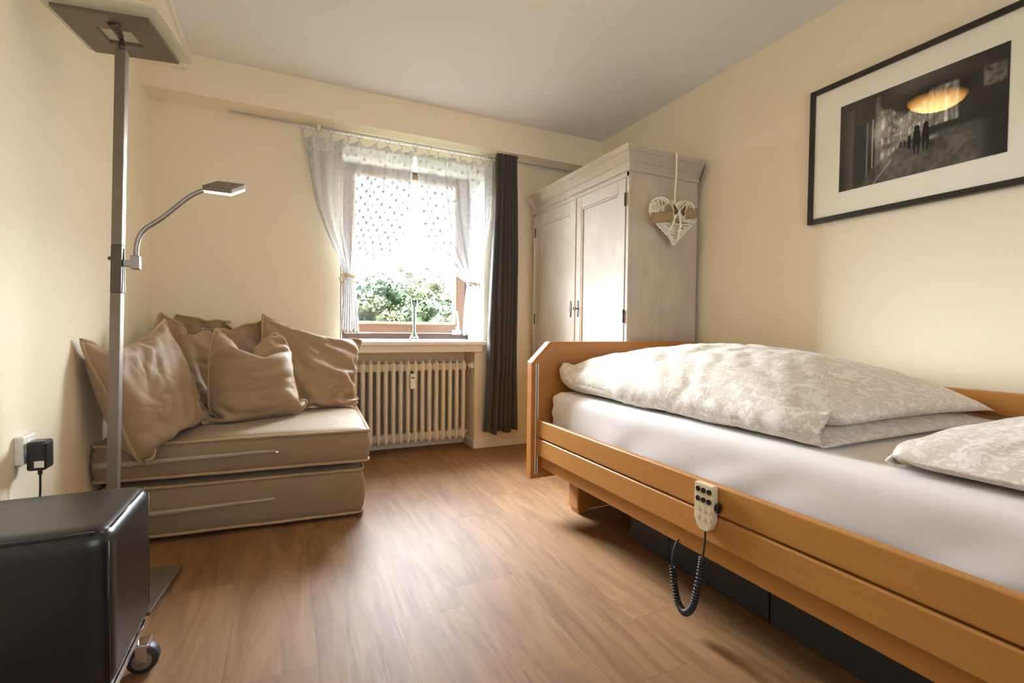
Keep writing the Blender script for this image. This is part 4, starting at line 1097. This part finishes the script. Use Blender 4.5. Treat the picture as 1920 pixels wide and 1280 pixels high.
# rear row
scat('flat taupe cushion farthest back against the window wall', [(-.59, 3.47, 1.005), (-.33, 3.48, .955), (-.26, 3.47, .50), (-.62, 3.46, .50)], .36, .52, .006, (0, -1, 0), halfspace((0, 3.40, 0), (0, 1, 0)), n=22, seed=11, bulge=.03)
scat('taupe cushion leaning back in the corner behind the large left one', [(-.615, 3.20, 1.005), (-.34, 3.25, .86), (-.28, 3.10, .48), (-.66, 3.05, .49)], .46, .54, .016, (.3, -1, .2), both(halfspace((0, 3.395, 0), (0, -1, 0)), halfspace((-.45, 2.98, .7), (-.25, 1, .0))), n=30, seed=12)
scat('greyish taupe cushion at the back between the two front ones', [(-.43, 3.31, .925), (-.12, 3.32, .985), (.06, 3.28, .50), (-.36, 3.26, .49)], .44, .54, .012, (0, -1, .1), both(halfspace((0, 3.395, 0), (0, -1, 0)), halfspace((-.2, 3.16, .7), (0, 1, .0))), n=30, seed=13)
scat('large taupe cushion at the right touching the window sill', [(-.12, 3.22, 1.012), (.452, 3.26, .853), (.392, 3.10, .478), (-.09, 2.98, .48)], .60, .56, .026, (.1, -1, .25), both(halfspace((0, 3.44, 0), (0, -1, 0)), halfspace((.1, 2.97, .7), (.05, 1, .0))), n=42, seed=14)
scat('large taupe cushion at the left end leaning on the wall, corner over the seat edge', [(-.703, 2.36, .880), (-.535, 2.86, .965), (-.36, 2.80, .478), (-.512, 2.405, .385)], .585, .58, .030, (1, -.45, .2), halfspace((-.50, 2.90, .7), (.1, -1, -.05)), n=44, seed=15, bulge=.09)
scat('taupe cushion with a dented top in the middle of the sofa', [(-.325, 2.93, .922), (-.045, 2.95, .905), (.112, 2.92, .515), (-.362, 2.70, .478)], .54, .56, .027, (.1, -1, .2), both(halfspace((-.37, 2.75, .7), (1, .25, .0)), halfspace((0, 2.98, .7), (0, -1, 0))), n=44,
     extra=[((21, 0), (-.185, 2.84, .775)), ((22, 0), (-.178, 2.84, .773)), ((22, 5), (-.172, 2.81, .720))], seed=16, bulge=.09)

# ================================================================== FLOOR LAMP
lp = thing('floor_lamp', 'tall bronze uplighter floor lamp with reading arm beside the sofa', 'floor lamp', (-.53, 2.03, 0))
RL = Matrix.Rotation(math.radians(-6), 3, 'Z')
def lrot(v, c): c = Vector(c); return c+RL @ (Vector(v)-c)
bc = Vector((-.535, 2.035, 0))
bm = B(); box(bm, bc+Vector((-.165, -.165, .012)), bc+Vector((.165, .165, .026)), .002, rot=RL); obj('base_plate', bm, M['bronze'], lp)
for dx in (-1, 1):
    for dy in (-1, 1):
        bm = B(); p = bc+RL @ Vector((dx*.14, dy*.14, 0)); cyl(bm, p, p+Vector((0, 0, .013)), .012); obj('base_foot', bm, M['blackrubber'], lp)
pb_, pt_ = Vector((-.533, 2.035, .026)), Vector((-.492, 2.035, 1.852))
def bar(p, q, wdt, bev=.002):
    bm = B(); p, q = Vector(p), Vector(q); d = q-p; r_ = bmesh.ops.create_cube(bm, size=1)
    rotm = Matrix.Rotation(math.atan2(d.x, d.z), 4, 'Y')
    bmesh.ops.transform(bm, matrix=Matrix.Translation((p+q)/2) @ rotm @ Matrix.Rotation(math.radians(-6), 4, 'Z') @ Matrix.Diagonal((wdt, wdt, d.length, 1)), verts=r_['verts'])
    bmesh.ops.bevel(bm, geom=list(bm.edges), offset=bev, segments=2, profile=.5, affect='EDGES'); return bm
at_ = lambda z: pb_.lerp(pt_, (z-pb_.z)/(pt_.z-pb_.z))
obj('pole', bar(at_(.026), at_(1.045), .030), M['bronze'], lp)
o = obj('pole_sleeve', bar(at_(1.045), at_(1.205), .0305), M['darkbronze'], lp); o['label'] = 'darker dimmer section of the pole'
obj('pole', bar(at_(1.205), pt_, .030), M['bronze'], lp)
bm = B(); p = at_(1.16); cyl(bm, p+Vector((-.022, 0, 0)), p, .004); sph(bm, p+Vector((-.022, 0, 0)), .006, 10); obj('dimmer_knob', bm, M['darkbronze'], lp)
bm = B(); p = at_(1.12); box(bm, p+Vector((.017, -.002, -.075)), p+Vector((.020, .002, .075))); obj('dimmer_slot', bm, M['steel'], lp)
bm = B(); ph_ = Vector((-.487, 2.035, 1.915)); tube(bm, [pt_, pt_+Vector((.001, 0, .025))], .011, 12); tube(bm, [pt_+Vector((.001, 0, .025)), pt_+Vector((.002, 0, .036))], .006, 12)
obj('swivel_joint', bm, M['darkbronze'], lp, True)
# head: bronze plate with a square opening, frosted glass plate above
hz = 1.915; RH = Matrix.Rotation(math.radians(-9), 3, 'Z'); hcn = Vector((-.506, 2.078, hz))
def quadring(bm, ho, hi, z0, z1):
    o_ = [[bm.verts.new(hcn+RH @ Vector((sx*ho[0], sy_*ho[1], z-hz))) for sx, sy_ in ((-1, -1), (1, -1), (1, 1), (-1, 1))] for z in (z0, z1)]
    i_ = [[bm.verts.new(hcn+RH @ Vector((sx*hi[0], sy_*hi[1], z-hz))) for sx, sy_ in ((-1, -1), (1, -1), (1, 1), (-1, 1))] for z in (z0, z1)]
    for k in range(4):
        k2 = (k+1) % 4
        bm.faces.new((o_[0][k], o_[0][k2], i_[0][k2], i_[0][k])); bm.faces.new((o_[1][k2], o_[1][k], i_[1][k], i_[1][k2]))
        bm.faces.new((o_[0][k2], o_[0][k], o_[1][k], o_[1][k2])); bm.faces.new((i_[0][k], i_[0][k2], i_[1][k2], i_[1][k]))
bm = B(); quadring(bm, (.131, .130), (.050, .045), hz, hz+.012); obj('head_plate', bm, M['bronze'], lp)
bm = B(); box(bm, hcn+Vector((-.165, -.172, .022)), hcn+Vector((.165, .168, .030)), .001, rot=RH); obj('glass_shade', bm, M['frost'], lp)
for sx in (-.08, .08):
    bm = B(); box(bm, hcn+RH @ Vector((sx, .07, .012))-Vector((.006, .006, 0)), hcn+RH @ Vector((sx, .07, .022))+Vector((.006, .006, 0))); obj('glass_spacer', bm, M['steel'], lp)
bm = B(); q0 = pt_+Vector((.003, -.002, .034)); q1 = hcn+RH @ Vector((.016, -.085, .002)); tube(bm, [q0, q0.lerp(q1, .3), q0.lerp(q1, .8), q1], [.010, .012, .018, .019], 12, flat=.6); obj('head_bracket', bm, M['darkbronze'], lp, True)
# reading arm
bm = B(); p = at_(1.145); box(bm, p+Vector((.015, -.010, -.010)), p+Vector((.040, .010, .012)), .002); box(bm, p+Vector((.036, -.013, -.018)), p+Vector((.062, .013, .028)), .003); obj('arm_bracket', bm, M['steel'], lp)
a0 = p+Vector((.050, 0, .026)); bm = B()
tube(bm, spline([a0, a0+Vector((.003, 0, .045)), a0+Vector((.022, 0, .092)), a0+Vector((.075, 0, .140)), Vector((-.30, 2.03, 1.395)), Vector((-.245, 2.03, 1.428))], 8), .008, 12); obj('reading_arm', bm, M['steel'], lp, True)
RT = Matrix.Rotation(math.radians(-7), 3, 'Y') @ Matrix.Rotation(math.radians(27), 3, 'X') @ Matrix.Rotation(math.radians(-30), 3, 'Z'); hcr = Vector((-.197, 2.02, 1.437))
bm = B(); box(bm, hcr-Vector((.052, .045, .009)), hcr+Vector((.052, .045, .009)), .003, rot=RT); rh = obj('reading_head', bm, M['bronze'], lp)
bm = B(); c2 = hcr+RT @ Vector((.0, 0, -.0125)); box(bm, c2-Vector((.049, .042, .004)), c2+Vector((.049, .042, .004)), rot=RT); obj('led_strip', bm, M['led'], rh)

# ================================================================== OTTOMAN
ott = thing('leather_ottoman', 'black leather cube ottoman on casters at the left photo edge', 'ottoman', (-.52, 1.465, 0))
ox0, ox1, oy0, oy1, oz0, oz1 = -.705, -.338, 1.292, 1.640, .128, .500
me = rounded_slab((ox0, oy0, oz0), (ox1, oy1, oz1), 24, 24, 24, .040, lambda p: p+Vector((0, 0, .0)))
ob = link('ottoman_body', me, M['leather'], ott, True); mod_subsurf(ob, 1)
bm = B()
for pts in ([(ox1-.008, oy0+.03, oz1-.006), (ox1-.008, oy1-.03, oz1-.006)], [(ox1-.007, oy0+.007, oz0+.03), (ox1-.007, oy0+.007, oz1-.03)], [(ox1-.007, oy1-.007, oz0+.03), (ox1-.007, oy1-.007, oz1-.03)], [(ox0+.03, oy0+.007, oz1-.007), (ox1-.03, oy0+.007, oz1-.007)]):
    tube(bm, pts, .0022, 6)
obj('seam', bm, M['leather'], ott, True)
bm = B(); box(bm, (ox0+.015, oy0+.015, oz0-.012), (ox1-.006, oy1-.10, oz0+.004), .001); obj('base_plate', bm, M['chrome'], ott)
def caster(x, y):
    bm = B(); c = Vector((x, y, .037)); 
    tube(bm, [c+Vector((0, -.018, 0)), c+Vector((0, .018, 0))], .037, 28); cs = obj('caster_wheel', bm, M['blackrubber'], ott, True); mod_bevel(cs, .006, 2)
    bm = B(); cyl(bm, c+Vector((0, -.021, 0)), c+Vector((0, .021, 0)), .023); obj('wheel_hub', bm, M['steel'], cs)
    bm = B(); cyl(bm, c+Vector((-.02, 0, .045)), c+Vector((-.02, 0, .095)), .010); box(bm, c+Vector((-.045, -.028, .085)), c+Vector((.008, .028, .098)), .003)
    box(bm, c+Vector((-.03, -.024, .034)), c+Vector((.018, .024, .046)), .004); box(bm, c+Vector((-.014, -.0245, -.004)), c+Vector((.012, -.0215, .04)), .001)
    obj('caster_fork', bm, M['chrome'], cs)
for x, y in ((-.347, 1.585), (-.66, 1.60), (-.66, 1.33), (-.40, 1.34)): caster(x, y)

# ================================================================== SOCKET AND ADAPTER
so = thing('wall_socket', 'white surface wall socket low on the left wall', 'socket', (XL, 1.945, .555))
bm = B(); box(bm, (XL, 1.905, .515), (XL+.022, 1.988, .600), .004); obj('socket_plate', bm, M['whiteplastic'], so)
bm = B(); lathe(bm, [(.030, 0), (.030, .004), (.026, .004), (.024, .001), (0, .001)], (XL+.021, 1.946, .557), 28, Vector((1, 0, 0))); obj('socket_insert', bm, M['whiteplastic'], so, True)
ad = thing('power_adapter', 'black plug-in power adapter with cable in the left wall socket', 'power adapter', (XL+.05, 1.935, .54))
bm = B(); box(bm, (XL+.026, 1.905, .495), (XL+.072, 1.965, .583), .008, 3); obj('adapter_body', bm, M['blackplastic'], ad)
bm = B(); box(bm, (XL+.045, 1.9045, .505), (XL+.068, 1.9052, .525)); lb_ = obj('rating_label', bm, M['whiteplastic'], ad)
bm = B(); tube(bm, spline([(XL+.05, 1.93, .497), (XL+.05, 1.93, .465), (XL+.05, 1.925, .40), (XL+.045, 1.90, .15), (XL+.05, 1.88, .02), (XL+.06, 1.80, .004), (XL+.10, 1.70, .004)], 8), [.006]*6+[.003]*43, 8); obj('cable', bm, M['blackplastic'], ad, True)

# ================================================================== VASE AND FLOWERS
VX, VY = .888, 3.62; VZ = WZ0
va_ = thing('glass_vase', 'slender clear glass trumpet vase on the window sill', 'vase', (VX, VY, VZ))
bm = B(); lathe(bm, [(0, 0), (.036, 0), (.038, .004), (.032, .022), (.022, .055), (.016, .10), (.014, .18), (.017, .25), (.024, .305), (.022, .305), (.015, .25), (.012, .18), (.013, .10), (.018, .055), (.022, .03), (0, .02)], (VX, VY, VZ), 32); obj('vase_glass', bm, M['vaseglass'], va_, True)
bm = B(); lathe(bm, [(0, .022), (.018, .034), (.0165, .055), (.0125, .10), (.0115, .17), (0, .17)], (VX, VY, VZ), 24); obj('water', bm, M['water'], va_, True)
def leafshape(bm, base, d, ln, wdt, droop=.2):
    d = Vector(d).normalized(); side = d.cross(Vector((0, 0, 1)))
    side = Vector((1, 0, 0)) if side.length < .1 else side.normalized(); nrm = side.cross(d)
    rows = []
    for k in range(7):
        f = k/6; w_ = wdt*math.sin(math.pi*(f**.8))*.5+.0004; c = Vector(base)+d*ln*f+Vector((0, 0, -droop*ln*f*f))
        rows.append([bm.verts.new(c-side*w_+nrm*w_*.3), bm.verts.new(c), bm.verts.new(c+side*w_+nrm*w_*.3)])
    for a, b in zip(rows, rows[1:]):
        for k in range(2): bm.faces.new((a[k], a[k+1], b[k+1], b[k]))
def stem_pts(dx, dz, dy=0., k=0):
    return [(VX+.003*math.cos(k), VY+.003*math.sin(k), VZ+.03), (VX+.003*math.sin(k), VY+.003*math.cos(k), VZ+.20), (VX+.01*dx/abs(dx or 1), VY+dy*.1, VZ+.31), (VX+dx*.55, VY+dy*.5, VZ+.31+(dz-.31)*.55), (VX+dx, VY+dy, VZ+dz)]
def rose(dx, dz, r, label, dy=0., k=0):
    t = thing('white_rose', label, 'rose', (VX+dx, VY+dy, VZ+dz), 'flowers in the glass vase')
    bm = B(); p = spline(stem_pts(dx, dz-r*.6, dy, k), 6); tube(bm, p, .0022, 6); obj('stem', bm, M['stem'], t, True)
    bm = B(); q = random.Random(int(dz*1000)); c = Vector((VX+dx, VY+dy, VZ+dz))
    for ring, (n, rr, tilt) in enumerate(((3, .35, 1.35), (5, .6, 1.0), (6, .85, .65), (7, 1.0, .25))):
        for i in range(n):
            a = 2*math.pi*i/n+ring*.6; d = Vector((math.cos(a), math.sin(a), 0))
            rows = []
            for s in range(6):
                f = s/5; ang = f*tilt+.15; h_ = r*(-.75+1.5*f*math.sin(tilt*.7+.5)); rad = r*rr*math.sin(min(1.5, f*1.7+.1))
                ww = r*.62*math.sin(math.pi*(.18+.72*f)); sd = Vector((-d.y, d.x, 0))
                rows.append([bm.verts.new(c+d*(rad-abs(e)*.12*r)+sd*ww*e+Vector((0, 0, h_-abs(e)*r*.1))) for e in (-1, -.5, 0, .5, 1)])
            for a_, b_ in zip(rows, rows[1:]):
                for e in range(4): bm.faces.new((a_[e], a_[e+1], b_[e+1], b_[e]))
    sph(bm, c, r*.5, 12, (1, 1, 1.2)); obj('bloom', bm, M['petal'], t, True)
    for f, s in ((.62, 1), (.72, -1), (.8, 1)):
        bm = B(); i = int(f*(len(p)-1)); leafshape(bm, p[i], (s*.9, -.3, .35), .05, .026); obj('leaf', bm, M['leaf'], t, True)
rose(-.052, .497, .034, 'largest white rose at the front of the vase bouquet', -.03, .3)
rose(-.105, .535, .026, 'white rosebud at upper left of the vase bouquet', .0, 2.)
rose(.100, .560, .024, 'pale rosebud at top right of the vase bouquet', .0, 4.)
def euca(dx, dz, n, label, mat, ln, dy=0., k=0):
    t = thing('eucalyptus_sprig', label, 'sprig', (VX, VY, VZ+.3), 'greenery in the glass vase')
    bm = B(); p = spline(stem_pts(dx, dz, dy, k), 8); tube(bm, p, .0016, 6); obj('stem', bm, M['stem'], t, True)
    q = random.Random(int(abs(dx)*999+dz*77)); bm = B(); i0 = int(len(p)*.55)
    for i in range(n):
        b_ = p[i0+int((len(p)-1-i0)*i/(n-1))]; a = q.uniform(-.5, .5)
        for s in (-1, 1): leafshape(bm, b_, (s*math.cos(a), q.uniform(-.7, .7), .3+math.sin(a)), ln*q.uniform(.7, 1.1), ln*.75)
    obj('leaves', bm, mat, t, True)
euca(-.155, .47, 6, 'grey-green sprig arching to the far left of the vase', M['euca'], .030, .01, 1)
euca(-.085, .40, 5, 'grey-green sprig low on the left of the vase', M['euca'], .032, -.02, 2)
euca(.06, .50, 6, 'grey-green sprig rising at the right of the large rose', M['euca'], .034, .0, 3)
euca(.12, .43, 5, 'thin sprig leaning right of the vase', M['euca'], .024, .02, 5)
euca(.055, .345, 3, 'dark green leafy sprig just above the vase rim', M['leaf'], .052, -.02, 6)
